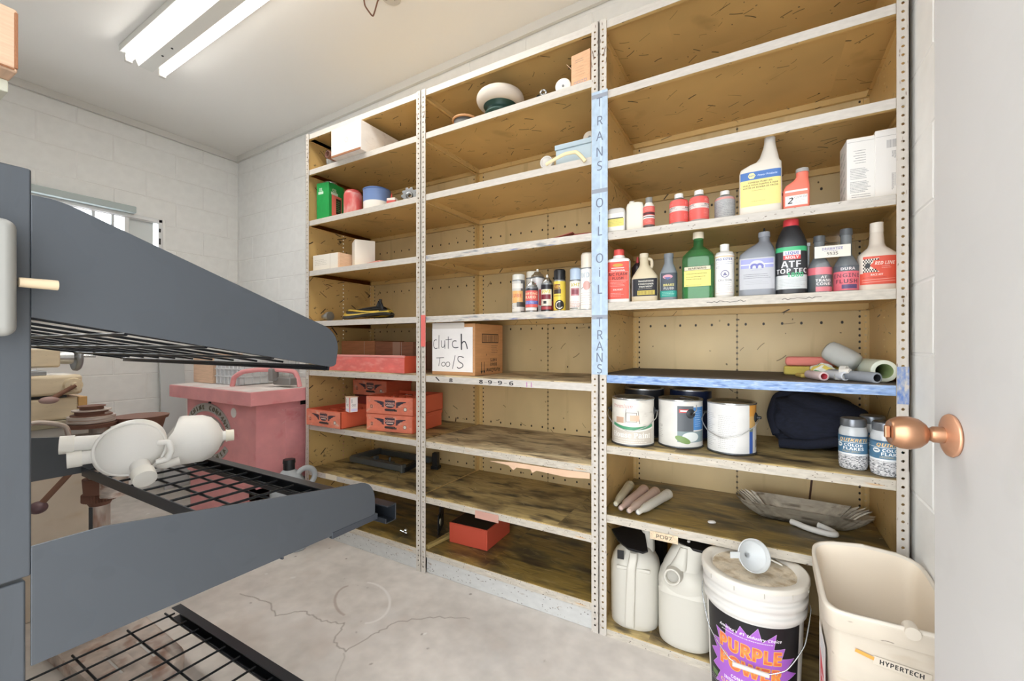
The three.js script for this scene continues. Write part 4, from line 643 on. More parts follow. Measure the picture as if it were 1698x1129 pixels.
  part('pouring_notch', turn(cyl(.014, .014, .03, 0, -.015, 0, 20), PI / 2).translate(.03, .53, .159), mat('#d5cbbc', .5), t);
  const hyp = tmat(512, 96, (g, w, h) => { fill(g, '#cfc4b4', 0, 0, w, h); txt(g, 'HYPERTECH', w / 2, h / 2, 72, '#1d1b1c', 'sans-serif', 'bold', 'center', 480); }, .6);
  part('lettering', new THREE.PlaneGeometry(.1, .019).rotateZ(-.08).rotateX(-.06).translate(.015, .436, .156), hyp, t);
  part('paint_smear', new THREE.PlaneGeometry(.035, .008).rotateZ(-.25).translate(-.05, .447, .1568), mat('#d9a04a', .7), t);
  part('side_sticker', new THREE.PlaneGeometry(.13, .2).rotateY(-PI / 2).translate(-.1165, .3, .03), tmat(256, 400, (g, w, h) => { fill(g, '#e6e2de', 0, 0, w, h); g.fillStyle = '#d9474a'; g.beginPath(); g.moveTo(40, 120); g.lineTo(240, 220); g.lineTo(240, 400); g.lineTo(60, 400); g.fill(); g.save(); g.translate(130, 300); g.rotate(PI / 2); txt(g, 'ICE', 0, 0, 120, '#f2e6e4'); g.restore(); smallPrint(g, 60, 30, 150, 5, 18, '#8aa0c4', 4); }, .5), t);
}

// ---------- things on the middle unit ----------
{
  let y = S12(1);
  let t = thing('rubber_wheel', 'fat cream white rubber ring on a dark green drum, lying flat on the high shelf', 'wheel', [-1.105, y, -1.80], .35);
  part('tire', lathe(Array.from({ length: 25 }, (_, i) => { const a = i / 24 * PI * 2; return [.084 + .033 * Math.cos(a), .122 + .033 * Math.sin(a)]; }), 64), mat('#d8cfc4', .7), t);
  part('drum', lathe([[0, .004], [.07, .006], [.072, .012], [.062, .022], [.06, .036], [.074, .046], [.076, .056], [.066, .062], [.066, .078], [.084, .09], [.086, .1], [.05, .15], [0, .15]], 56), mat('#24453f', .45, .2), t); part('base_ring', lathe([[0, 0], [.08, 0], [.084, .005], [.08, .011], [0, .011]], 56), mat('#9ea3a4', .4, .5), t);
  t = thing('rimmed_drum', 'low grey drum with a thin wooden rim, left of the rubber ring', 'drum', [-1.285, y, -1.755], .4);
  part('rim', new THREE.TorusGeometry(.06, .0055, 12, 48).rotateX(PI / 2).translate(0, .048, 0), mat('#c69468', .6), t); part('drum', lathe([[0, 0], [.045, 0], [.05, .006], [.057, .046], [0, .047]], 40), mat('#6b6b69', .8), t);
  t = thing('white_spool_disc', 'small bright white disc with a centre hole beside the cardboard carton', 'disc', [-.735, y + .036, -1.715], .25);
  part('disc', turn(lathe([[.005, .006], [.03, .007], [.034, .004], [.034, -.004], [.03, -.007], [.005, -.006]], 40), PI / 2), mat('#f2efe9', .5), t); part('hub', turn(cyl(.005, .005, .016, 0, -.008, 0, 14), PI / 2), M.steel, t);
  t = thing('chrome_hose_fitting', 'chrome pipe fitting with a small round open end', 'fitting', [-.845, y, -1.76], .5);
  part('pipe', tube([[.06, .03, -.12], [.03, .028, -.05], [0, .03, 0], [-.03, .022, .03]], .016, 40, 14), M.chrome, t); part('open_end', new THREE.TorusGeometry(.012, .005, 10, 24).translate(-.005, .065, .0), M.chrome, t); part('stem', rod([-.005, .065, -.004], [.0, .03, -.03], .009, 12), M.chrome, t);
  t = thing('dark_hose_end', 'grey green rubber hose pointing back from the white disc', 'hose', [-.765, y, -1.78], .15); part('hose', tube([[0, .024, 0], [-.01, .026, -.1], [.01, .03, -.25]], .022, 24, 14), mat('#68756e', .6), t); part('clamp', turn(cyl(.024, .024, .012, 0, 0, 0, 20), PI / 2).translate(-.001, .024, -.02), M.steel, t);
  t = thing('cardboard_carton', 'small tan carton with one flap sticking out, top right of the middle unit', 'box', [-.64, y, -1.75], -.12);
  part('carton', rb(.088, .14, .12, .002), tmat(256, 384, (g, w, h) => { fill(g, '#d9ab86', 0, 0, w, h); grain(g, w, h, .05, 3, 20); smallPrint(g, 50, 70, 150, 2, 24, '#9a8270', 8); smallPrint(g, 60, 160, 140, 4, 30, '#b08c70', 5); g.strokeStyle = '#8f8fa0'; g.lineWidth = 5; for (let i = 0; i < 4; i++) g.strokeRect(40 + i * 46, 320, 30, 26); }, .8), t); part('flap', turn(rb(.002, .05, .08, .0006), 0, 0, .7).translate(-.046, .092, 0), M.paleCard, t);
  y = S12(2);
  t = thing('pipe_cap', 'round white pipe fitting with a recessed end lying at the shelf edge', 'fitting', [-.806, y + .03, -1.70], .2);
  part('cup', turn(lathe([[0, -.004], [.021, -.004], [.0225, .006], [.029, .006], [.029, -.012], [.024, -.016], [.02, -.05], [0, -.05]], 36), PI / 2), mat('#dcd8d2', .5), t); part('copper_band', new THREE.TorusGeometry(.0215, .004, 10, 30).translate(0, 0, -.035), mat('#b06a4a', .5, .4), t);
  t = thing('cream_hose', 'pale yellow flat strap drooping over the shelf edge', 'strap', [-.705, y + .006, -1.675]); part('strap', tube([[-.09, .004, .01], [-.05, .014, .02], [0, .026, .024], [.05, .022, .026], [.08, -.01, .03], [.09, -.025, .03]], .008, 40, 8).scale(1, 1, .5).translate(0, 0, .0), mat('#e5d6ae', .6), t);
  t = thing('blue_metal_box', 'pale blue flat metal box with a raised lid edge next to the taped post', 'box', [-.69, y, -1.80]); part('box', rb(.17, .085, .15, .003), mat('#b9cbd6', .45, .3), t); part('lid', rb(.178, .022, .158, .003, 0, .085, 0), mat('#b5c8d4', .4, .3), t);
  t = thing('cream_pulley', 'cream round pulley standing on the pale blue box', 'pulley', [-.645, y + .107, -1.80], .2); part('wheel', turn(lathe([[.008, .008], [.026, .01], [.03, .004], [.026, 0], [.03, -.004], [.026, -.01], [.008, -.008]], 36), PI / 2).translate(0, .034, 0), mat('#dfd2c0', .5), t); part('foot', rb(.034, .012, .03, .003), mat('#cfc3b4', .5), t); part('axle', turn(cyl(.006, .006, .026, 0, -.013, 0, 12), PI / 2).translate(0, .034, 0), M.steel, t);
  y = S12(3);
  t = thing('red_folder', 'flat dark red folded cloth pad at the right end of the middle unit', 'pad', [-.69, y, -1.81], .1); part('pad', [rb(.16, .014, .14, .006), rb(.1, .016, .11, .006, .03, .013, 0)], mat('#8c3c38', .9), t); part('sheet', turn(rb(.09, .003, .12, .001), 0, 0, .2).translate(-.06, .02, .02), mat('#b06a62', .8), t);
  // spray cans
  y = S12(4);
  const spray = (lab, pos, ry, r, h, draw, o = {}) => {
    const c = thing('spray_can', lab, 'spray can', pos, ry);
    part('body', lathe([[0, .002], [r - .004, .002], [r - .001, 0], [r, .003], [r, h], [r + .001, h + .003], [r - .003, h + .006]], 36), M.steel, c);
    part('label', label([{ y: .006, a: r, b: r }, { y: h - .002, a: r, b: r }], 3.14, .0005, 40), typeof draw === 'string' ? mat(draw, .4) : tmat(512, 384, draw, .35), c);
    if (o.cap) part('cap', lathe([[r - .001, h + .004], [r - .001, h + .006 + o.cap * .85], [r - .006, h + .006 + o.cap], [0, h + .006 + o.cap]], 32), mat(o.capColor, o.rough ?? .35), c);
    else { part('dome', lathe([[r - .003, h + .005], [r * .85, h + .014], [r * .5, h + .024], [r * .42, h + .03], [r * .3, h + .031], [0, h + .031]], 32), M.chrome, c); part('nozzle', cyl(.0055, .005, .014, 0, h + .03, 0, 14), mat(o.nozzle ?? '#e9e6e0', .5), c); }
    return c;
  };
  spray('silver spray can with an orange panel and clear cap, leftmost of the spray cans', [-.972, y, -1.745], .3, .03, .15, (g, w, h) => { fill(g, '#c9c7c2', 0, 0, w, h); fill(g, '#6d6c6a', 300, 0, 212, h); fill(g, '#e0b070', 170, 120, 160, 150); fill(g, '#4a463f', 250, 260, 200, 60); fill(g, '#d8d6d2', 150, 320, 240, 50); txt(g, 'LUBE', 240, 180, 60, '#c96a52'); fill(g, '#555', 120, 270, 60, 12); fill(g, '#e0dcd4', 150, 30, 180, 60); smallPrint(g, 120, 300, 100, 3, 18, '#6a6866', 5); }, { cap: .026, capColor: '#d9d8cf', rough: .2 });
  spray('plain white capped spray can at the back, behind the white and red can', [-.945, y, -1.835], 0, .032, .17, '#e6e3dc', { cap: .03, capColor: '#e9e5d8' });
  spray('tall white and red spray can with a dome top, second row of the spray cans', [-.894, y, -1.785], .2, .0335, .162, (g, w, h) => { fill(g, '#d6d3d2', 0, 0, w, h); fill(g, '#d75a5a', 290, 130, 222, 180); txt(g, 'HI', 230, 80, 66, '#d65a56'); fill(g, '#a9a5a4', 120, 260, 160, 40); smallPrint(g, 120, 320, 240, 3, 18, '#8f8c8c', 5); });
  spray('short red and blue spray can in front of the tall white and red one', [-.888, y, -1.715], .1, .028, .108, (g, w, h) => { fill(g, '#d8625c', 0, 0, w, h); fill(g, '#3a3a44', 0, 0, w, 36); fill(g, '#5a64b4', 0, 210, w, 60); fill(g, '#3c3636', 0, 320, w, 64); fill(g, '#e2deda', 180, 325, 180, 50); txt(g, 'STARTING', 256, 90, 50, '#f0d8b0'); txt(g, 'FLUID', 256, 150, 60, '#f2e0c0'); smallPrint(g, 140, 225, 240, 2, 20, '#d9dcf2', 6); });
  spray('black and red spray can with a cream VHT label panel', [-.826, y, -1.745], .35, .0265, .125, (g, w, h) => { fill(g, '#26242a', 0, 0, w, h); fill(g, '#e0d9c8', 150, 70, 180, 240); txt(g, 'VHT', 240, 105, 70, '#c9b83a', 'sans-serif', 'italic bold'); fill(g, '#7c2c3a', 165, 145, 150, 70); fill(g, '#3a3a3a', 210, 240, 44, 40); fill(g, '#a23244', 340, 240, 140, 130); txt(g, '650', 410, 320, 60, '#e8c8c8'); fill(g, '#b04a50', 150, 320, 180, 44); });
  spray('yellow spray can with a tall black cap', [-.765, y, -1.745], .2, .0265, .135, (g, w, h) => { fill(g, '#e0c54c', 0, 0, w, h); fill(g, '#7a3f32', 170, 40, 110, 60); fill(g, '#3f2f28', 170, 105, 120, 60); fill(g, '#2a2622', 160, 190, 130, 6); g.fillStyle = '#1f1d1c'; g.beginPath(); g.arc(270, 315, 66, 0, 7); g.fill(); g.strokeStyle = '#e6e0d4'; g.lineWidth = 12; g.beginPath(); g.arc(270, 315, 44, .5, 5); g.stroke(); txt(g, 'FLEX', 230, 70, 44, '#e8c84c'); }, { cap: .046, capColor: '#1b1c20' });
  spray('white VHT spray can with a pale blue cap, by the taped post', [-.690, y, -1.745], .3, .0255, .13, (g, w, h) => { fill(g, '#e4e2de', 0, 0, w, h); txt(g, 'VHT', 250, 50, 66, '#b9a83a', 'sans-serif', 'italic bold'); fill(g, '#b87a80', 190, 95, 120, 100); fill(g, '#8a4a54', 205, 115, 90, 60); txt(g, '✶', 250, 240, 60, '#555'); smallPrint(g, 160, 275, 190, 4, 22, '#c99090', 8); fill(g, '#3f3f3f', 160, 360, 130, 10); }, { cap: .05, capColor: '#b5c7dc' });
  spray('tallest white spray can with a large rounded white cap, half hidden by the taped post', [-.632, y, -1.735], .25, .029, .175, (g, w, h) => { fill(g, '#ecebe8', 0, 0, w, h); txt(g, 'WD', 230, 60, 70, '#b4c0c8'); g.strokeStyle = '#6a6a70'; g.lineWidth = 6; g.beginPath(); g.moveTo(170, 190); g.lineTo(320, 130); g.stroke(); g.fillStyle = '#d6a8a0'; g.beginPath(); g.arc(250, 160, 44, 0, 7); g.fill(); smallPrint(g, 160, 230, 180, 6, 22, '#c2b0ac', 4); }, { cap: .062, capColor: '#e8dfd0' });
  // box of clutch tools
  y = S12c(5);
  t = thing('cardboard_box', 'tall cardboard box with a white paper lettered Clutch Tools', 'box', [-1.338, y, -1.855], .02);
  const side = tmat(512, 512, (g, w, h) => { fill(g, '#c8915e', 0, 0, w, h); grain(g, w, h, .05, 3, 24); g.strokeStyle = '#2e231c'; g.lineWidth = 9; g.strokeRect(120, 100, 300, 84); for (let i = 0; i < 22; i++) fill(g, '#4a3a2e', 134 + i * 12.5, 108, rr(3, 8), 68); smallPrint(g, 290, 215, 130, 5, 18, '#5c4836', 5); g.save(); g.translate(330, 410); g.rotate(PI); txt(g, 'AutoZone', 0, -60, 58, '#2b211b', 'sans-serif', 'italic bold'); txt(g, 'BRAKE', 0, 0, 44, '#3a2d24'); txt(g, 'PARTS', 0, 46, 44, '#3a2d24'); g.restore(); g.strokeStyle = '#2e231c'; g.lineWidth = 10; for (const x of [110, 156]) { g.beginPath(); g.moveTo(x, 380); g.lineTo(x, 490); g.moveTo(x - 14, 468); g.lineTo(x, 492); g.lineTo(x + 14, 468); g.stroke(); } fill(g, '#222', 190, 300, 8, 18); }, .8);
  part('carton', rb(.265, .258, .27, .003), M.cardboard, t); part('printed_side', new THREE.PlaneGeometry(.264, .254).rotateY(PI / 2).translate(.1329, .129, 0), side, t);
  part('paper_sheet', rb(.25, .222, .0008, .0003, -.006, .018, .1354), tmat(640, 570, (g, w, h) => {
    fill(g, '#eeeae8', 0, 0, w, h); grain(g, w, h, .02, 3, 3); g.strokeStyle = '#3b3c40'; g.lineCap = 'round'; g.lineJoin = 'round';
    const st = (l, ...p) => { g.lineWidth = l; g.beginPath(); p.forEach((q, i) => q.length === 2 ? (i ? g.lineTo(...q) : g.moveTo(...q)) : g.quadraticCurveTo(...q)); g.stroke(); };
    st(9, [70, 160], [20, 150, 22, 220], [26, 290, 84, 266]); st(9, [112, 100], [110, 270]); st(9, [150, 170], [140, 262, 178, 258], [210, 250, 206, 170], [208, 270]); st(9, [262, 120], [262, 270]); st(8, [222, 160], [318, 150]); st(11, [390, 175], [330, 160, 328, 215], [330, 280, 420, 255]); st(19, [468, 90], [470, 280]); st(15, [474, 210], [530, 130, 560, 270]);
    st(8, [70, 396], [190, 390]); st(8, [128, 394], [108, 500]); st(8, [196, 450], [150, 452, 156, 486], [170, 516, 206, 494], [226, 462, 196, 450]); st(8, [264, 446], [222, 446, 226, 486], [236, 520, 280, 496], [300, 456, 264, 446]); st(9, [372, 362], [330, 530]); st(11, [500, 384], [400, 350, 416, 420], [440, 450, 480, 460], [520, 500, 450, 520], [420, 530, 404, 510]);
  }, .8), t, 'white paper lettered Clutch Tools by hand');
  part('tape', rb(.2, .03, .0012, .0004, -.03, .234, .1356), mat('#d9d3cc', .4), t);
  // red box on the bottom shelf
  y = S12c(8);
  t = thing('red_metal_box', 'long red metal box with a dark top on the bottom shelf', 'metal box', [-1.315, y, -1.935], .05);
  part('box', [rb(.232, .104, .25, .003), rb(.222, .094, .004, .001, 0, .005, .125)], mat('#c5513c', .5), t); part('top', rb(.22, .003, .238, .001, 0, .103, 0), mat('#1a1412', .6), t);
  t = thing('wood_stick', 'yellow painted wooden stick lying behind the post by the red metal box', 'stick', [-1.465, y, -1.78], -.12); part('stick', rb(.022, .018, .19, .002), mat('#a8935a', .7), t);
  t = thing('black_bracket', 'black steel bracket with a pale round washer in the shadow left of the red box', 'bracket', [-1.56, y, -1.9], .5); part('plate', rb(.006, .11, .16, .002), M.black, t); part('arm', [rod([0, .05, .06], [0, .17, -.02], .006), rod([0, .03, .08], [0, .12, -.15], .006)], M.black, t); part('washer', turn(cyl(.02, .02, .004, 0, .003, 0, 24), 0, 0, -PI / 2).translate(0, .06, .04), mat('#b5b29a', .5), t);
}
// ---------- things on the left hand unit ----------
{
  let y = S12(1);
  let t = thing('white_carton', 'large white carton hanging over the edge of the high shelf, left unit', 'box', [-2.03, y + .001, -1.815], .0);
  part('carton', rb(.25, .165, .36, .003), tmat(384, 256, (g, w, h) => { fill(g, '#e9e4df', 0, 0, w, h); grain(g, w, h, .03, 4, 4); dirt(g, w, h, [190, 180, 172], .2, .5, .5, 5, 5, 2); g.strokeStyle = '#b9b4b0'; g.lineWidth = 5; g.beginPath(); g.arc(200, 130, 20, 0, 7); g.stroke(); }, .75), t); part('base_strip', rb(.246, .012, .003, .001, 0, .002, .181), M.brownCard, t);
  t = thing('duct_fitting', 'grey round metal housing with a brown pipe stub, in the upper left corner', 'fitting', [-2.30, y + .003, -1.80], .55);
  part('housing', turn(lathe([[0, -.05], [.05, -.05], [.06, -.04], [.062, .03], [.05, .045], [.03, .05], [0, .05]], 40), PI / 2).translate(0, .063, 0), mat('#b8bcbe', .4, .7), t); part('pipe_stub', turn(lathe([[.018, 0], [.024, 0], [.024, .08], [.018, .08], [.018, 0]], 28), PI / 2, -.6).translate(.012, .078, .03), mat('#8a6152', .7), t); part('flange', turn(new THREE.TorusGeometry(.058, .008, 10, 40), .0).translate(0, .063, .03), M.steel, t);
  y = S12(2);
  t = thing('green_can', 'tall oblong green can with a round silver cap', 'can', [-2.345, y, -1.775], .12);
  part('body', rb(.1, .238, .13, .006), tmat(256, 384, (g, w, h) => { fill(g, '#1f9a4c', 0, 0, w, h); grain(g, w, h, .05, 5, 5); fill(g, '#cfe6d4', 40, 90, 110, 26); txt(g, 'OIL', 95, 70, 44, '#d6ead9'); }, .35), t); part('side_label', new THREE.PlaneGeometry(.08, .13).rotateY(PI / 2).translate(.0506, .1, 0), tmat(160, 256, (g, w, h) => { fill(g, '#e2776a', 0, 0, w, h); fill(g, '#1e1a1a', 70, 30, 80, 190); smallPrint(g, 80, 60, 60, 6, 24, '#5ab06a', 8); }, .4), t); part('cap', lathe([[0, .256], [.036, .256], [.04, .252], [.04, .238], [0, .238]], 32), M.chrome, t);
  t = thing('red_tin', 'round faded red tin between the green can and the blue tub', 'can', [-2.13, y, -1.77], 0); part('body', lathe([[0, 0], [.052, 0], [.054, .004], [.054, .135], [.048, .15], [.046, .154], [0, .154]], 40), tmat(256, 192, (g, w, h) => { fill(g, '#cf5a58', 0, 0, w, h); grain(g, w, h, .06, 5, 5); dirt(g, w, h, [214, 190, 184], -.05, .3, .8, 5, 5, 9); }, .5), t); part('lid', lathe([[0, .164], [.04, .164], [.043, .16], [.043, .152]], 36), mat('#b9403f', .4), t);
  t = thing('blue_tub', 'wide blue and white round tub lettered ON', 'tub', [-1.972, y, -1.81], .45); part('body', lathe([[0, 0], [.072, 0], [.075, .004], [.078, .145], [.076, .147]], 48), tmat(768, 160, (g, w, h) => { fill(g, '#e4e3e0', 0, 0, w, h); fill(g, '#6c86b8', 0, 0, w, 60); for (const x of [60, 250, 440, 630]) txt(g, 'ON', x, 92, 54, '#39404e'); smallPrint(g, 360, 90, 130, 3, 20, '#9a9ea8', 5); g.fillStyle = '#a88060'; g.fillRect(280, 14, 40, 40); }, .5), t); part('lid', lathe([[0, .153], [.074, .153], [.08, .15], [.08, .143], [.077, .143]], 48), mat('#4f6ea8', .5), t);
  t = thing('glue_bottle', 'tiny grey bottle with a red tip next to the blue tub', 'bottle', [-1.8, y, -1.76], 0); part('body', loft(sec([0, .018, .018], [.05, .018, .018], [.062, .008, .008])), mat('#c2beb6', .5), t); part('tip', cyl(.004, .002, .03, 0, .06, 0, 10), mat('#c8443e', .5), t);
  t = thing('small_box', 'tiny red and white carton beside the glue bottle', 'box', [-1.755, y, -1.72], .3); part('carton', rb(.05, .042, .03, .002), mat('#dcd2cc', .7), t); part('red_band', rb(.052, .02, .032, .002, 0, .008, 0), mat('#c75650', .6), t);
  t = thing('spur_gear', 'grey steel gear wheel standing near the post', 'gear', [-1.66, y + .049, -1.76], .5); { const s = new THREE.Shape(); for (let i = 0; i < 40; i++) { const a = i / 40 * PI * 2, r = i % 4 < 2 ? .045 : .036; i ? s.lineTo(r * Math.cos(a), r * Math.sin(a)) : s.moveTo(r, 0); } const h = new THREE.Path(); h.absarc(0, 0, .012, 0, PI * 2, true); s.holes.push(h); part('gear', extrude(s, .022, .002).translate(0, 0, -.011), M.steel, t); part('hub', turn(lathe([[.012, -.02], [.02, -.02], [.02, .02], [.012, .02]], 24), PI / 2), M.steel, t); }
  y = S12(3);
  const plainBox = (name, lab, pos, ry, w, h, d, col, draw) => { const b = thing(name, lab, 'box', pos, ry); part('carton', rb(w, h, d, .002), draw ? tmat(256, 192, draw, .75) : mat(col, .75), b); part('flap_seam', rb(.002, h * .98, .001, .0004, w * .2, h * .01, d / 2), mat('#bfb5aa', .8), b); return b; };
  t = plainBox('white_carton', 'low wide white carton lying at the left end of the shelf', [-2.285, y, -1.75], .02, .225, .095, .12, '', (g, w, h) => { fill(g, '#e9e4da', 0, 0, w, h); smallPrint(g, 20, 60, 130, 4, 20, '#c4bdb2', 6); }); part('tan_end', rb(.02, .093, .118, .001, .1165, .001, 0), M.paleCard, t);
  plainBox('white_carton', 'upright square white carton turned corner-out on the shelf', [-2.075, y, -1.80], -.55, .115, .165, .115, '#ebe6dd');
  plainBox('flat_carton', 'thin red and white flat packet beside the upright white carton', [-1.94, y, -1.81], -.2, .14, .03, .1, '#d8948a');
  y = S12(4);
  t = thing('steel_pinion', 'small grey toothed shaft end standing on the shelf', 'gear', [-2.315, y, -1.735], 0); part('gear', turn(cyl(.028, .028, .02, 0, -.01, 0, 16), 0, 0, PI / 2).translate(.012, .032, 0), M.steel, t); part('shaft', turn(lathe([[0, -.05], [.012, -.05], [.02, -.02], [.02, .0], [0, 0]], 20), 0, 0, -PI / 2).translate(.0, .03, 0), M.steel, t);
  t = thing('jumper_cables', 'coiled black and yellow jumper cables with black clamps', 'cables', [-2.03, y + .01, -1.8], 0);
  const cab = (r, yy, k, ph) => tube(Array.from({ length: 22 }, (_, i) => { const a = i / 21 * PI * 2 * k + ph; return [Math.cos(a) * r * (1 + .05 * Math.sin(3 * a)), yy + .008 * Math.sin(2 * a + ph) + i * .0006, Math.sin(a) * r * .35]; }), .0065, 120, 8);
  part('black_cable', [cab(.2, .012, 2, .3), cab(.17, .03, 1.8, 2), cab(.14, .045, 1.2, .5)], M.black, t, 'black cable'); part('yellow_cable', [cab(.19, .022, 1.9, 1), cab(.155, .038, 1.5, 2.6)], mat('#d8b84a', .5), t, 'yellow cable');
  for (const [x, a] of [[.08, .9], [.12, 1.4]]) part('clamp', [rod([x, .04, .02], [x + .07 * Math.cos(a), .04 + .07 * Math.sin(a), .03], .009), rod([x + .03, .035, .02], [x + .03 + .06 * Math.cos(a + .5), .035 + .06 * Math.sin(a + .5), .03], .009)], M.black, t);
  y = S12c(5);
  const scrawl = (g, w, h) => { fill(g, '#a8714c', 0, 0, w, h); grain(g, w, h, .07, 3, 14); txt(g, 'n', 36, 140, 110, '#3a2a22', 'sans-serif', 'italic'); fill(g, '#d9c9b6', 140, 96, 76, 26); };
  t = plainBox('cardboard_box', 'brown cardboard box with a marker letter and white sticker, behind the long tray', [-2.245, y, -2.03], 0, .31, .178, .26, '', scrawl);
  t = plainBox('cardboard_box', 'darker brown cardboard box with pale tape, behind the right end of the pink red tray', [-1.925, y, -2.03], 0, .31, .17, .26, '', (g, w, h) => { fill(g, '#8c5a40', 0, 0, w, h); grain(g, w, h, .1, 3, 14); fill(g, '#a5806a', 120, 0, 50, h); });
  t = thing('red_tray', 'long pinkish red metal drawer tray along the shelf edge', 'tray', [-2.025, y, -1.785], 0);
  const trayM = tmat(512, 128, (g, w, h) => { fill(g, '#dd6f68', 0, 0, w, h); grain(g, w, h, .06, 12, 2); dirt(g, w, h, [232, 150, 140], 0, .35, .7, 10, 3, 3); }, .45);
  part('front', rb(.76, .088, .004, .0015, 0, 0, .085), trayM, t); part('rim', rb(.764, .012, .012, .003, 0, .083, .083), mat('#e0928c', .4), t); for (const s of [-1, 1]) part('end_panel', rb(.004, .092, .17, .0015, s * .38, 0, 0), mat('#d65a40', .45), t); part('back', rb(.76, .088, .004, .0015, 0, 0, -.085), trayM, t); part('floor_panel', rb(.756, .003, .168, .001, 0, .001, 0), trayM, t);
  // orange red drawers
  y = S12c(6);
  const dface = (base, k) => tmat(768, 240, (g, w, h) => {
    fill(g, base, 0, 0, w, h); grain(g, w, h, .06, 6, 3, 4, k); dirt(g, w, h, [214, 190, 174], .15, .45, .7, 5, 3, k + 2);
    g.fillStyle = '#3c3846'; for (const s of [-1, 1]) for (let i = 0; i < 4; i++) { g.beginPath(); g.moveTo(400 + s * 100, 70 + i * 20); g.quadraticCurveTo(400 + s * 170, 52 + i * 18, 400 + s * (270 - i * 44), 56 + i * 18); g.lineTo(400 + s * (250 - i * 44), 68 + i * 18); g.quadraticCurveTo(400 + s * 170, 76 + i * 18, 400 + s * 100, 86 + i * 20); g.fill(); }
    g.beginPath(); g.moveTo(316, 44); g.lineTo(484, 44); g.lineTo(484, 100); g.quadraticCurveTo(470, 150, 400, 150); g.quadraticCurveTo(330, 150, 316, 100); g.fill(); smallPrint(g, 326, 30, 150, 1, 6, '#4a4450', 8); txt(g, 'DORMAN', 400, 86, 46, '#ecb0a0', 'sans-serif', 'bold', 'center', 160); fill(g, '#dfc9bc', 340, 112, 120, 14);
    fill(g, '#38343c', 330, 170, 130, 26); fill(g, '#5a5048', 470, 172, 46, 26); g.strokeStyle = '#4a3f3c'; g.lineWidth = 7; g.strokeRect(78, 122, 26, 40); g.fillStyle = '#e0d6cc'; g.beginPath(); g.arc(650, 160, 26, 0, 7); g.fill(); g.strokeStyle = '#5c524c'; g.lineWidth = 6; g.stroke();
  }, .5);
  const drawerPaint = mat('#e0694a', .5);
  const faces = [dface('#e2876e', 2), dface('#df7f66', 12)];
  const drawer = (lab, pos, ry, face, w = .312, d = .3, open) => {
    const b = thing('parts_drawer', lab, 'drawer box', pos, ry), h = .098;
    if (open) { part('shell', [rb(w, h, .004, .001, 0, 0, d / 2 - .002), rb(w, h, .004, .001, 0, 0, -d / 2 + .002), rb(.004, h, d, .001, -w / 2 + .002), rb(.004, h, d, .001, w / 2 - .002), rb(w, .004, d, .001)], drawerPaint, b); for (let i = 1; i < 6; i++) part('divider', rb(.003, h - .02, d - .012, .001, -w / 2 + i * w / 6, .004, 0), drawerPaint, b); for (let j = 1; j < 4; j++) part('divider', rb(w - .012, h - .02, .003, .001, 0, .004, -d / 2 + j * d / 4), drawerPaint, b); for (let i = 0; i < 10; i++) part('loose_part', new THREE.IcosahedronGeometry(.014, 0).translate(rr(-.13, .13), h - .03, rr(-.12, .12)), i % 2 ? M.steel : M.white, b); }
    else part('shell', [rb(w, h, d, .003), rb(w + .008, .022, d + .006, .003, 0, h - .024, 0)], drawerPaint, b);
    part('printed_front', new THREE.PlaneGeometry(w - .004, h - .004).translate(0, h / 2, d / 2 + .004), face, b);
    part('pull', [rb(.066, .01, .012, .003, .01, .022, d / 2 + .008)], mat('#4a4548', .5, .4), b); return b;
  };
  drawer('open orange DORMAN parts drawer sticking out at the left end of its shelf', [-2.245, y, -1.80], .0, faces[0], .312, .3, true);
  drawer('orange DORMAN parts drawer at the bottom of the stack by the post', [-1.815, y, -1.885], .14, faces[1]);
  drawer('open orange DORMAN parts drawer on top of the stack by the post', [-1.812, y + .0985, -1.885], .14, faces[1], .318, .305, true);
  drawer('dark red DORMAN parts drawer at the back, under the other dark one', [-2.2, y, -2.069], 0, faces[0], .31, .22);
  drawer('dark red DORMAN parts drawer at the back, topmost under the shelf above', [-2.2, y + .0985 + .06, -2.07], 0, faces[0], .31, .22);
  t = thing('spacer_block', 'red wooden block between the two dark drawers at the back', 'block', [-2.2, y + .0985, -2.07]); part('block', rb(.3, .059, .2, .002), mat('#8c332c', .7), t); part('edge_strip', rb(.302, .008, .004, .001, 0, .048, .1), mat('#5e2a24', .7), t);
  t = thing('small_carton', 'small white carton with pink side lettered OEC, standing on the open drawer', 'box', [-2.06, y + .099, -1.70], -.35); part('carton', rb(.062, .085, .05, .0015), tmat(160, 220, (g, w, h) => { fill(g, '#ece7e4', 0, 0, w, h); fill(g, '#d98a88', 0, 0, 22, h); txt(g, 'OEC', 92, 118, 44, '#4a4650', 'sans-serif', 'normal'); fill(g, '#555', 50, 26, 8, 60); fill(g, '#d9d5ee', 40, 170, 110, 40); }, .7), t); part('flap', rb(.06, .002, .06, .0006, .004, .085, .0), M.paleCard, t);
  // steel frame
  y = S12c(7);
  t = thing('channel_stand', 'square stand of grey steel channel lying on the shelf', 'metal stand', [-2.08, y, -2.0], 0);
  const bar = mat('#6d7478', .45, .7);
  part('front_bar', rb(.46, .036, .03, .003, 0, .008, .095), bar, t); part('back_bar', rb(.44, .036, .03, .003, .03, .01, -.13), bar, t); part('left_bar', rb(.03, .04, .24, .003, -.215, .008, -.02), bar, t); part('right_bar', turn(rb(.03, .03, .24, .003), 0, .2).translate(.2, .0, -.02), M.darkSteel, t); part('foot', rb(.02, .05, .034, .003, .225, -.002 + .002, .095), bar, t); part('lug', [rb(.02, .02, .03, .002, -.04, .04, .06), rb(.012, .03, .012, .002, .06, .03, .04)], bar, t); part('inner_bar', rb(.3, .016, .02, .002, -.05, .02, .045), bar, t);
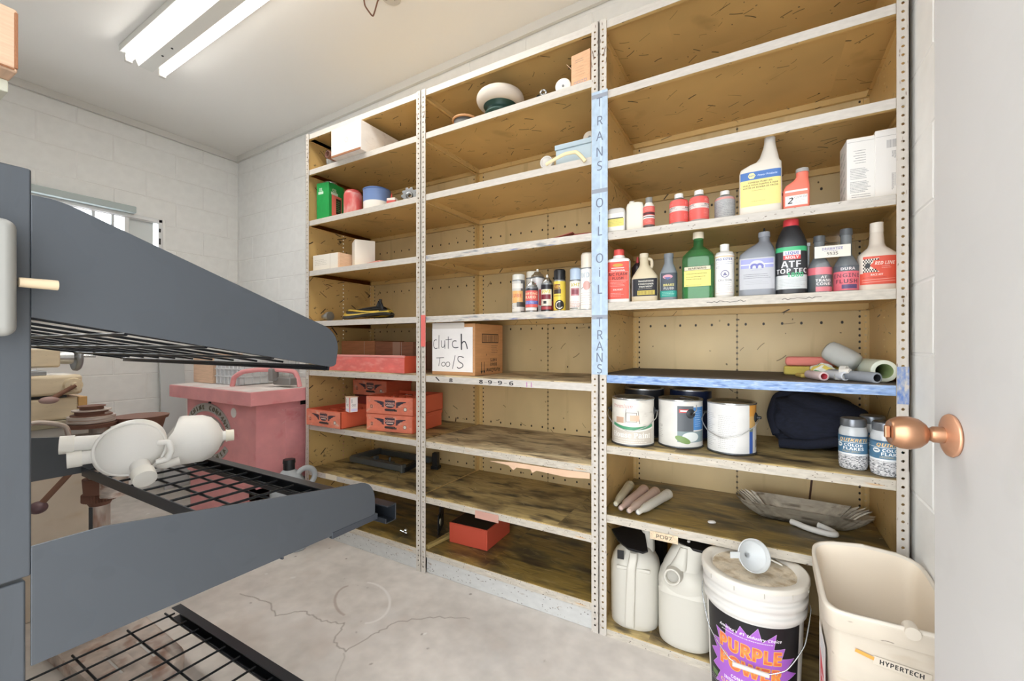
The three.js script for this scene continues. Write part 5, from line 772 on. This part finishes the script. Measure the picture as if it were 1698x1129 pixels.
  t = thing('black_block', 'small black upright block at the back of the left unit', 'block', [-1.74, y, -2.07], .3); part('block', [rb(.035, .1, .04, .004), rb(.05, .02, .05, .004)], M.black, t);
  t = thing('spark_bolt', 'small shiny bolt lying on the stained bottom shelf', 'bolt', [-1.70, S12c(8), -1.75], .5); part('shaft', turn(cyl(.006, .006, .04, 0, -.02, 0, 12), 0, 0, PI / 2 - .4).translate(0, .014, 0), M.chrome, t); part('head', turn(cyl(.011, .011, .01, 0, 0, 0, 6), 0, 0, PI / 2 - .4).translate(.016, .02, 0), M.chrome, t);
}

// ---------- charcoal wire display rack in front ----------
{
  const X0 = -1.93, X1 = -.82, t = thing('display_rack', 'charcoal steel display rack with wedge side panels and black wire shelves', 'display rack', [0, 0, 0]);
  const coat = tmat(512, 512, (g, w, h) => { fill(g, '#404449', 0, 0, w, h); grain(g, w, h, .03, 3, 3); for (let i = 0; i < 16; i++) { g.globalAlpha = .18; g.fillStyle = '#33373d'; g.beginPath(); g.ellipse(rnd() * w, rnd() * h, rr(8, 22), rr(4, 10), rr(-.5, .5), 0, 7); g.fill(); } g.globalAlpha = 1; }, .42, .1);
  for (const x of [X1, X0]) { const u = part('upright', [rb(.03, .528, .085, .003, x - .015, .86, -.1295), rb(.03, .856, .08, .003, x - .0155, .0, -.127)], coat, t); part('foot_pad', rb(.05, .012, .3, .004, x - .015, 0, -.24), M.charcoal, u); }
  part('back_crossbar', [rb(X1 - X0 - .03, .05, .02, .003, (X0 + X1) / 2, 1.33, -.1), rb(X1 - X0 - .03, .05, .02, .003, (X0 + X1) / 2, .8, -.1), rb(X1 - X0 - .03, .05, .02, .003, (X0 + X1) / 2, .1, -.1)], coat, t);
  // panel outlines in (distance from the post, height)
  const low = new THREE.Shape(); low.moveTo(-.0, .743); low.lineTo(0, .897); low.lineTo(.072, .897); low.lineTo(.49, .836); low.lineTo(.53, .831); low.quadraticCurveTo(.57, .826, .574, .779); low.lineTo(.574, .752); low.quadraticCurveTo(.574, .738, .56, .737); low.closePath();
  const up = new THREE.Shape(); up.moveTo(0, 1.196); up.lineTo(0, 1.354); up.lineTo(.016, 1.354); up.quadraticCurveTo(.03, 1.353, .05, 1.345); up.lineTo(.436, 1.199); up.quadraticCurveTo(.466, 1.185, .467, 1.15); up.lineTo(.462, 1.118); up.quadraticCurveTo(.458, 1.111, .446, 1.112); up.closePath();
  const side = (sh, x) => part('side_panel', metreUV(extrude(sh, .0035, .0006).rotateY(PI / 2).translate(x - .0035, 0, -.172), 2), coat, t);
  side(low, X1); side(low, X0); side(up, X1);
  // wire shelf: depth wires lie along local -z, cross wires along x
  const wireShelf = (y, tilt, z0, z1, step, cross, o = {}) => {
    const s = new THREE.Group(); s.name = 'wire_shelf'; s.position.set(0, y, z0); s.rotation.x = tilt; t.add(s); const L = z0 - z1, w = X1 - X0 - .014, cx = (X0 + X1) / 2;
    const R = o.wire ?? .0035, dg = rod([0, 0, 0], [0, 0, -L], R, 8), cg = rod([-w / 2, 0, 0], [w / 2, 0, 0], R, 8);
    for (let x = X0 + .05; x < X1 - .01; x += step) { const m = part('wire', dg, M.wire, s); m.position.set(x, .004, 0); }
    for (const z of cross) { const m = part('cross_wire', cg, M.wire, s); m.position.set(cx, -.003, -z); }
    if (o.rail) part('rear_rail', rb(w, .03, .004, .001, cx, -.022, .004), mat('#34383f', .35, .3), s);
    if (o.lip) part('front_lip', [rb(w + .03, .04, .003, .001, cx + .02, -.03, -L - .034), rb(w + .03, .003, .034, .001, cx + .02, -.031, -L - .018), rb(w + .03, .012, .003, .001, cx + .02, -.03, -L - .002), rb(w + .03, .003, .03, .001, cx + .02, .008, -L - .02)], mat('#24272c', .3, .4), s);
    if (o.side) part('side_bar', rb(.012, .014, L * .55, .001, X1 - .004, -.022, -L * .72), M.charcoal, s);
    if (o.flat) { part('front_bar', rb(w, .009, .004, .001, cx, -.012, -L), M.wire, s); part('side_rod', rod([X0 + .008, 0, 0], [X0 + .008, 0, -L], .004, 8), M.wire, s); }
    return s;
  };
  wireShelf(.752, 0, -.52, -.755, .08, [.075, .15, .215], { rail: true, lip: true, side: true });
  wireShelf(1.196, -.179, -.172, -.63, .11, [.1, .21, .33, .45], { flat: true, wire: .0026 });
  wireShelf(.16, 0, -.172, -.755, .088, [.16, .32, .46, .57], { lip: true });
}
// two white plastic jugs on the lower wire shelf
{
  const wm = mat('#f7f6f2', .5, 0, { transmission: .12, thickness: 0 });
  let t = thing('oil_drain_jug', 'white oval plastic drain jug with two necks, nearest on the lower wire shelf', 'jug', [-1.64, .764, -.5], 73 * PI / 180);
  const g = new THREE.SphereGeometry(1, 48, 36), P = g.attributes.position, e = v => Math.sign(v) * Math.abs(v) ** .8;
  for (let i = 0; i < P.count; i++) { const x = P.getX(i), y = P.getY(i), z = P.getZ(i); P.setXYZ(i, x * .085 + .044, y * .08 + .09 + .012 * x, e(z) * .062 - .0); } g.computeVertexNormals();
  part('body', g, wm, t);
  part('rim_seam', tube(Array.from({ length: 40 }, (_, i) => { const a = i / 40 * PI * 2; return [.044 + .08 * Math.cos(a), .09 + .075 * Math.sin(a), .032]; }), .004, 120, 8, true), wm, t);
  const neck = (a, b, r, cap) => { const n = part('neck', rod(a, b, r, 28), wm, t); const d = V(...b).sub(V(...a)).normalize(); const c = V(...b); part('screw_cap', rod([c.x - d.x * .012, c.y - d.y * .012, c.z - d.z * .012], [c.x + d.x * .018, c.y + d.y * .018, c.z + d.z * .018], r * 1.18, 28), cap, n); };
  const cap = mat('#efede6', .45);
  neck([.0, .115, .0], [-.085, .118, .0], .021, cap); neck([.0, .08, .01], [-.07, .078, .012], .019, cap); neck([.06, .05, .03], [.07, .02, .085], .024, cap);
  part('handle', tube([[.105, .1, .045], [.128, .1, .055], [.135, .075, .055], [.125, .05, .05], [.1, .045, .05]], .0085, 40, 10), wm, t);
  t = thing('cut_jug', 'white plastic jug cut open as a scoop, lying behind the drain jug', 'jug', [-1.662, .760, -.716], 66 * PI / 180);
  const S = 56, rows = [[-.075, .078], [-.06, .079], [-.02, .08], [.03, .078], [.055, .068], [.075, .045], [.085, .022], [.088, .0165], [.11, .0165], [.112, .0]], Q = [], I = [], U = [];
  rows.forEach(([x, r], j) => { for (let k = 0; k <= S; k++) { const a = k / S * PI * 2, cut = j < 2 ? (.055 * Math.max(0, Math.sin(a)) - .02 * Math.max(0, -Math.sin(a))) * (2 - j) / 2 : 0; Q.push(x + cut, .081 + r * Math.sin(a), r * Math.cos(a) * .95); U.push(k / S, j / 9); } });
  for (let j = 0; j < rows.length - 1; j++) for (let k = 0; k < S; k++) { const a = j * (S + 1) + k, b = a + S + 1; I.push(a, b, a + 1, a + 1, b, b + 1); }
  const cg = new THREE.BufferGeometry(); cg.setAttribute('position', new THREE.Float32BufferAttribute(Q, 3)); cg.setAttribute('uv', new THREE.Float32BufferAttribute(U, 2)); cg.setIndex(I); cg.computeVertexNormals();
  part('body', cg, wm, t); part('cap', [turn(cyl(.0195, .0195, .02, 0, 0, 0, 24), 0, 0, -PI / 2).translate(.1, .081, 0), turn(cyl(.0215, .0215, .004, 0, 0, 0, 24), 0, 0, -PI / 2).translate(.096, .081, 0)], mat('#ece7d6', .5), t);
  part('handle', tube([[-.03, .03, .07], [-.07, .022, .075], [-.1, .04, .06], [-.085, .075, .045]], .012, 40, 10), wm, t);
}
// ---------- box, shelf and clamp on the near wall at the far left ----------
{
  let t = thing('wall_shelf', 'pale wooden shelf bracketed high on the near wall at the left edge', 'shelf', [-1.08, 1.578, -.09]); part('board', rb(.62, .02, .22, .002, -.31, -.0, 0), mat('#dcdccb', .7), t); part('bracket', rb(.02, .12, .16, .003, -.3, -.12, .02), mat('#dcdccb', .7), t);
  t = thing('cardboard_box', 'worn cardboard box with split corner tape high up at the left edge', 'box', [-1.19, 1.599, -.12], .02); part('carton', rb(.3, .102, .16, .003), M.paleCard, t); part('split_edge', rb(.004, .09, .004, .001, .151, .006, -.078), M.brownCard, t); part('bottom_flap', turn(rb(.01, .003, .15, .001), 0, 0, -.4).translate(.153, .002, 0), M.brownCard, t);
  t = thing('hand_clamp', 'rounded pale grey metal clamp bar with a wooden peg, hooked on the rack upright', 'clamp', [-.812, 1.17, -.157]); part('bar', rb(.03, .142, .044, .012, .018, 0, .026, 4), mat('#8c8b86', .5, .2), t); part('peg', [turn(cyl(.006, .0065, .034, 0, 0, 0, 14), -PI / 2, .0).translate(.02, .067, .002)], mat('#b8a588', .6), t); part('hook', rb(.012, .02, .02, .003, .004, .11, .03), M.steel, t);
}
// ---------- machines at the left wall ----------
{
  // red iron machine
  let t = thing('red_machine', 'old pinkish red cast iron machine with an oval maker plaque', 'machine', [-2.965, 0, -1.78]);
  const red = tmat(512, 512, (g, w, h) => { fill(g, '#e39a9c', 0, 0, w, h); grain(g, w, h, .06, 4, 4); dirt(g, w, h, [216, 150, 150], .02, .4, .65, 4, 4, 6); dirt(g, w, h, [200, 90, 94], .2, .45, .4, 5, 5, 16); scratches(g, w, h, 20, '#e6c8c4', 20, 2); }, .5);
  const dust = tmat(256, 256, (g, w, h) => { fill(g, '#d9d0cc', 0, 0, w, h); grain(g, w, h, .06, 6, 6); dirt(g, w, h, [198, 150, 148], .1, .5, .5, 4, 4, 3); }, .8);
  const slab = poly([[-.485, -.42], [.445, -.42], [.485, -.36], [.485, .42], [-.485, .42]]);     // x, -z towards the viewer
  const slabG = extrude(slab, .074, .003).rotateX(PI / 2);
  const sl = part('table', metreUV(slabG.translate(0, .887, 0), 1.6), red, t); part('dusty_top', extrude(poly([[-.482, -.417], [.443, -.417], [.482, -.358], [.482, .417], [-.482, .417]]), .002).rotateX(PI / 2).translate(0, .8925, 0), dust, sl, 'dusty pale table top');
  // body: rounded corners, foot flaring out, arched opening in the right side
  const b = new THREE.Shape(); const bw = .41, bd = .35, r = .09;
  b.moveTo(-bw + .03, -bd); b.lineTo(bw - r, -bd); b.quadraticCurveTo(bw, -bd, bw, -bd + r); b.lineTo(bw, bd); b.lineTo(-bw, bd); b.lineTo(-bw, -bd + .03); b.quadraticCurveTo(-bw, -bd, -bw + .03, -bd);
  part('body', metreUV(extrude(b, .5, 0, 14).rotateX(PI / 2).translate(0, .81, 0), 1.4), red, t);
  const arch = poly([[-.35, 0], [-.35, .31], [.35, .31], [.35, .24], [.25, .235], [.1, .2], [-.03, .12], [-.12, .0]]);
  part('base', metreUV(extrude(arch, .06, .004).rotateY(PI / 2).translate(.345, 0, 0).scale(1, 1, -1), 1.4), red, t); part('base_front', metreUV(rb(.78, .31, .06, .01, -.0, 0, .315), 1.4), red, t); part('base_left', rb(.05, .31, .6, .01, -.38, 0, 0), red, t);
  part('arch_band', tube([[.412, .02, .1], [.412, .13, .03], [.412, .21, -.1], [.412, .245, -.25], [.412, .25, -.34]], .008, 40, 8), red, t);
  part('dark_slot', rb(.004, .03, .38, .001, bw - .0005, .775, -.12), M.black, t); part('side_panel', rb(.006, .42, .5, .002, bw, .34, -.08), red, t);
  part('bolt', [rb(.022, .022, .004, .001, -.11, .775, bd + .001), cyl(.005, .005, .006, 0, 0, 0, 8).rotateX(PI / 2).translate(-.11, .786, bd + .004)], M.black, t);
  part('white_sticker', turn(cyl(.03, .03, .002, 0, 0, 0, 32), PI / 2).translate(.17, .742, bd), mat('#ece9e6', .5), t);
  // plaque
  const pq = new THREE.Group(); pq.name = 'maker_plaque'; pq.position.set(-.135, .59, bd); pq.scale.set(1.1, 1.12, 1); t.add(pq);
  const iron = mat('#b2b2ae', .55, .15), el = (a, c) => { const s = new THREE.Shape(); s.absellipse(0, 0, a, c, 0, PI * 2); return s; };
  part('plate', extrude(el(.185, .098), .008, .002), iron, pq); part('inner_field', extrude(el(.165, .08), .003, .001).translate(0, 0, .008), mat('#a9a4a2', .6), pq); part('centre_field', extrude(el(.14, .055), .002, .001).translate(0, 0, .011), mat('#b9bab8', .5, .15), pq);
  const ring = (a0, a1, ra, rbv, c0, c1) => { const s = new THREE.Shape(); for (let i = 0; i <= 24; i++) { const a = a0 + (a1 - a0) * i / 24; i ? s.lineTo(ra * Math.cos(a), c0 * Math.sin(a)) : s.moveTo(ra * Math.cos(a), c0 * Math.sin(a)); } for (let i = 24; i >= 0; i--) { const a = a0 + (a1 - a0) * i / 24; s.lineTo(rbv * Math.cos(a), c1 * Math.sin(a)); } return s; };
  part('upper_band', extrude(ring(.28, PI - .28, .215, .255, .125, .17), .006, .0015), iron, pq); part('lower_band', extrude(ring(-PI + .5, -.5, .215, .25, .125, .165), .006, .0015), iron, pq);
  const font = await new FontLoader().loadAsync('fonts/droid/droid_sans_bold.typeface.json');
  const letters = (s, size) => { const g = new TextGeometry(s, { font, size, depth: .005, curveSegments: 3, bevelEnabled: false }); g.computeBoundingBox(); g.translate(-(g.boundingBox.max.x + g.boundingBox.min.x) / 2, -size / 2, 0); return g; };
  const pale = mat('#6f6a58', .55, .1);
  part('lettering', letters('PETERSON', .034).translate(0, -.002, .013), pale, pq);
  const arcText = (s, size, ra, ca, a0, a1, flip) => { const L = []; [...s].forEach((c, i) => { if (c === ' ') return; const a = a0 + (a1 - a0) * i / (s.length - 1), g = letters(c, size); g.rotateZ(Math.atan2(ra * Math.cos(a), ca * Math.sin(a)) * -1 + (flip ? PI : 0)); g.translate(ra * Math.cos(a), ca * Math.sin(a), .006); L.push(g); }); return merge(L); };
  part('arc_lettering', arcText('MACHINE COMPANY', .026, .235, .147, PI - .4, .4), pale, pq); part('arc_lettering', arcText('CALIFORNIA', .024, .232, .145, -PI + .6, -.6, true), pale, pq);
  // guard on the table
  const gm = red;
  part('guard_arm', tube([[.035, .893, .29], [.05, .95, .285], [.1, .985, .26], [.2, 1.0, .22], [.34, 1.0, .16], [.43, .985, .12], [.45, .893, .1]], .015, 60, 12), gm, t);
  part('guard_clamp', [rb(.18, .05, .06, .01, .36, .905, .14), rb(.04, .08, .05, .008, .30, .93, .18), cyl(.014, .01, .04, .29, 1.005, .18)], mat('#8d8b8a', .5, .5), t);
  t = thing('cardboard_box', 'tan cardboard box on the red machine, left of the grey crate', 'box', [-3.37, .8945, -1.62]); part('carton', rb(.26, .2, .2, .003), M.paleCard, t); part('lid_tape', rb(.05, .001, .2, .0004, 0, .2, 0), mat('#c9a787', .5), t);
  t = thing('plastic_crate', 'light grey ribbed plastic crate on the red machine', 'crate', [-3.07, .8945, -1.74], 0);
  const cm = mat('#ced1d4', .55); part('walls', [rb(.3, .17, .006, .002, 0, 0, .205), rb(.3, .17, .006, .002, 0, 0, -.205), rb(.006, .17, .41, .002, .147, 0, 0), rb(.006, .17, .41, .002, -.147), rb(.3, .006, .41, .002)], cm, t); part('rim', [rb(.32, .018, .014, .003, 0, .152, .207), rb(.32, .018, .014, .003, 0, .152, -.207), rb(.014, .018, .42, .003, .15, .152, 0), rb(.014, .018, .42, .003, -.15, .152, 0)], cm, t);
  for (let i = 0; i < 6; i++) part('rib', rb(.007, .15, .01, .002, -.125 + i * .05, .004, .211), cm, t); for (let i = 0; i < 8; i++) part('rib', rb(.01, .15, .007, .002, .153, .004, -.18 + i * .0514), cm, t); for (const y of [.05, .1]) part('rib', [rb(.3, .007, .01, .002, 0, y, .211), rb(.01, .007, .41, .002, .153, y, 0)], cm, t);
  part('nameplate', rb(.003, .03, .14, .001, .16, .06, -.02), mat('#c3c6c8', .5), t);
  t = thing('leaning_board', 'pale grey board leaning on the left wall behind the red machine', 'board', [-4.12, 0, -1.67], 0); part('board', turn(rb(.02, 1.12, .17, .003), 0, 0, .09), mat('#c9cccd', .7), t); part('edge', turn(rb(.022, .006, .172, .002, 0, 1.12, 0), 0, 0, .09), mat('#b5b8b9', .7), t);
  t = thing('white_plank', 'narrow white plank leaning against the left end of the shelving', 'plank', [-2.459, 0, -1.69], 0); part('plank', turn(rb(.03, .95, .02, .002), -.02, 0, 0), mat('#e6e4e0', .6), t); part('tip', turn(rb(.031, .004, .021, .001, 0, .95, 0), -.02, 0, 0), M.cardboard, t);
  t = thing('wood_block', 'small tan wood block on the ledge at the left of the red machine', 'block', [-3.52, 0, -1.62]); part('block', [rb(.1, .72, .06, .003), rb(.11, .02, .07, .002, 0, .72, 0)], M.cardboard, t);
  t = thing('oil_can', 'grey jug with a ring handle and black cap on the floor beside the shelving', 'jug', [-2.66, 0, -1.30]); { t.position.set(-2.33, 0, -1.49); t.scale.setScalar(1.45); t.rotation.y = .9; part('body', loft(sec([0, .06, .05, 4], [.005, .065, .055, 4], [.24, .065, .055, 4], [.29, .04, .035, 3], [.31, .02, .02])), mat('#9fa5a9', .5), t); part('neck_cap', [cyl(.021, .021, .03, 0, .308, 0), cyl(.023, .022, .014, 0, .335, 0)], M.black, t); part('ring_handle', new THREE.TorusGeometry(.034, .011, 10, 30).scale(1, 1, .8).rotateY(.4).translate(.06, .275, 0), mat('#a4a8ab', .5), t); }

  // drill press: base, column, table collar, levers, head and step pulley
  const DX = -2.22, DZ = -.645;
  t = thing('drill_press', 'rusty bench drill press with slotted base, column, step pulley and ball levers', 'drill press', [DX, 0, DZ]);
  const cast = tmat(256, 256, (g, w, h) => { fill(g, '#c0b4ab', 0, 0, w, h); grain(g, w, h, .18, 6, 6); dirt(g, w, h, [126, 84, 66], .05, .35, .7, 5, 5, 3); dirt(g, w, h, [176, 172, 168], .1, .4, .6, 6, 6, 13); }, .6, .3), rust = mat('#7a5648', .75, .3);
  const bs = new THREE.Shape(); bs.moveTo(-.14, -.13); bs.lineTo(.38, -.11); bs.quadraticCurveTo(.45, -.105, .45, -.05); bs.lineTo(.45, .05); bs.quadraticCurveTo(.45, .105, .38, .11); bs.lineTo(-.14, .13); bs.closePath();
  for (const [y, x0, x1] of [[-.045, .2, .36], [.045, .2, .36]]) { const hp = new THREE.Path(); hp.moveTo(x0, y - .009); hp.lineTo(x0, y + .009); hp.lineTo(x1, y + .009); hp.lineTo(x1, y - .009); hp.closePath(); bs.holes.push(hp); }
  part('base', metreUV(extrude(bs, .045, .006).rotateX(-PI / 2).translate(0, .004, 0), 2), cast, t); part('base_pad', metreUV(rb(.26, .008, .15, .003, .26, .054, 0), 2).translate(0, -.012, 0), mat('#c3c1be', .4, .5), t);
  part('column', cyl(.031, .031, .86, 0, .04, 0, 28), cast, t); part('column_flange', cyl(.065, .05, .06, 0, .05, 0, 28), cast, t); part('rack_strip', rb(.012, .42, .012, .002, .012, .12, .028), M.darkSteel, t);
  { const s = new THREE.Shape(); for (let i = 0; i < 72; i++) { const a = i / 72 * PI * 2, r = i % 2 ? .05 : .044; i ? s.lineTo(r * Math.cos(a), r * Math.sin(a)) : s.moveTo(r, 0); } part('toothed_collar', extrude(s, .025, .002).rotateX(-PI / 2).translate(0, .56, 0), rust, t); }
  part('collar', [cyl(.046, .05, .06, 0, .585, 0, 28), cyl(.022, .042, .035, 0, .525, 0, 28)], rust, t);
  const lever = part('crank_lever', rod([.15, .79, .06], [.12, .622, .184], .009, 12), M.rust, t); part('ball_grip', new THREE.SphereGeometry(.024, 24, 16).scale(1.1, .85, 1).translate(.118, .612, .19), mat('#5d454a', .5), lever);
  part('head', [rb(.16, .12, .22, .03, .03, .70, -.02, 4), cyl(.04, .04, .1, .14, .6, 0, 24)], cast, t);
  part('belt_guard', [cyl(.088, .092, .012, .0, .855, -.13, 40), cyl(.05, .08, .12, 0, .735, -.13, 36)], rust, t, 'rusty round plate over a tapered housing');
  [[.072, .845, .01], [.076, .856, .005], [.069, .864, .024], [.06, .888, .005], [.048, .893, .014], [.056, .907, .004], [.034, .912, .01], [.04, .922, .004]].forEach(([r, y, h], i) => part('pulley_step', cyl(r, r, h, -.01, y, .02, 48), i % 3 === 2 ? cast : rust, t));
  part('bent_tube', tube([[.05, .83, .36], [.06, .87, .28], [.06, .89, .18], [.06, .865, .11], [.06, .78, .1], [.06, .7, .13]], .0085, 60, 10), cast, t);
  // cream lathe on its cabinet
  t = thing('machine_cabinet', 'beige sheet metal cabinet under the cream lathe', 'cabinet', [-2.86, 0, -.42]); part('carcass', rb(.44, .765, .66, .006), tmat(256, 256, (g, w, h) => { fill(g, '#cbbfae', 0, 0, w, h); grain(g, w, h, .04, 5, 5); dirt(g, w, h, [186, 164, 132], .1, .45, .5, 4, 8, 4); }, .6), t); part('rust_edge', rb(.012, .765, .012, .003, .222, 0, .3), mat('#b98e7c', .7), t);
  t = thing('drip_tray', 'grey metal drip tray between the cabinet and the lathe', 'tray', [-2.84, .7665, -.42]); part('tray', [rb(.5, .05, .72, .006), rb(.46, .004, .3, .001, .0, .05, .2)], mat('#b4b3ae', .4, .5), t); part('edge', rb(.014, .03, .72, .004, .255, .04, 0), mat('#9a947f', .5, .4), t);
  t = thing('bench_lathe', 'cream painted bench lathe with handwheel and crank lever', 'lathe', [-2.82, .821, -.42]);
  const cream = tmat(256, 256, (g, w, h) => { fill(g, '#d9c9ac', 0, 0, w, h); grain(g, w, h, .03, 3, 3); dirt(g, w, h, [200, 170, 130], .15, .5, .5, 3, 3, 4); dirt(g, w, h, [110, 90, 70], .3, .5, .6, 9, 9, 14); }, .5);
  part('bed', rb(.2, .1, .6, .012, 0, 0, 0, 3), cream, t); part('bed_end', rb(.18, .1, .03, .004, .02, 0, -.31), mat('#c79c62', .6), t); part('gap_strip', rb(.19, .012, .56, .002, 0, .1, .02), M.black, t);
  part('saddle', rb(.22, .09, .58, .016, 0, .112, -.02, 3), cream, t); part('crank_boss', [turn(cyl(.035, .03, .03, 0, 0, 0, 32), 0, 0, -PI / 2).translate(.1, .155, -.275), turn(cyl(.016, .012, .05, 0, 0, 0, 24), 0, 0, -PI / 2).translate(.1, .155, -.275)], cream, t);
  const crank = part('crank_arm', rod([.145, .155, -.275], [.152, .105, -.2], .009, 12), M.rust, t); part('crank_grip', new THREE.SphereGeometry(.02, 20, 14).scale(.9, .8, 1.6).translate(.153, .098, -.19), mat('#a58a86', .5), crank);
  part('cross_slide', [rb(.16, .02, .4, .003, 0, .202, .0), rb(.1, .012, .3, .002, 0, .222, .0)], M.steel, t);
  part('tailstock', [rb(.11, .085, .26, .01, .0, .236, -.12, 3), turn(lathe([[0, 0], [.07, 0], [.075, .05], [.05, .16], [.03, .2], [0, .2]], 36), -PI / 2).translate(0, .27, .22)], cream, t); part('spindle_collar', [turn(cyl(.03, .034, .05, 0, 0, 0, 28), -PI / 2).translate(0, .28, -.25)], M.chrome, t);
  const hw = part('handwheel', turn(lathe([[.012, -.01], [.014, .012], [.03, .004], [.05, -.006], [.055, -.014], [.064, -.012], [.066, .0], [.06, .008], [.052, .006], [.03, .014], [.012, .02]], 48), -PI / 2).translate(0, .28, -.318), M.steel, t); part('wheel_handle', turn(cyl(.007, .0085, .045, 0, 0, 0, 14), -PI / 2).translate(.03, .285, -.33), M.chrome, hw);
  part('clamp_knob', new THREE.SphereGeometry(.016, 16, 12).translate(.08, .25, .05), M.white, t);
}

renderer.render(scene, camera);
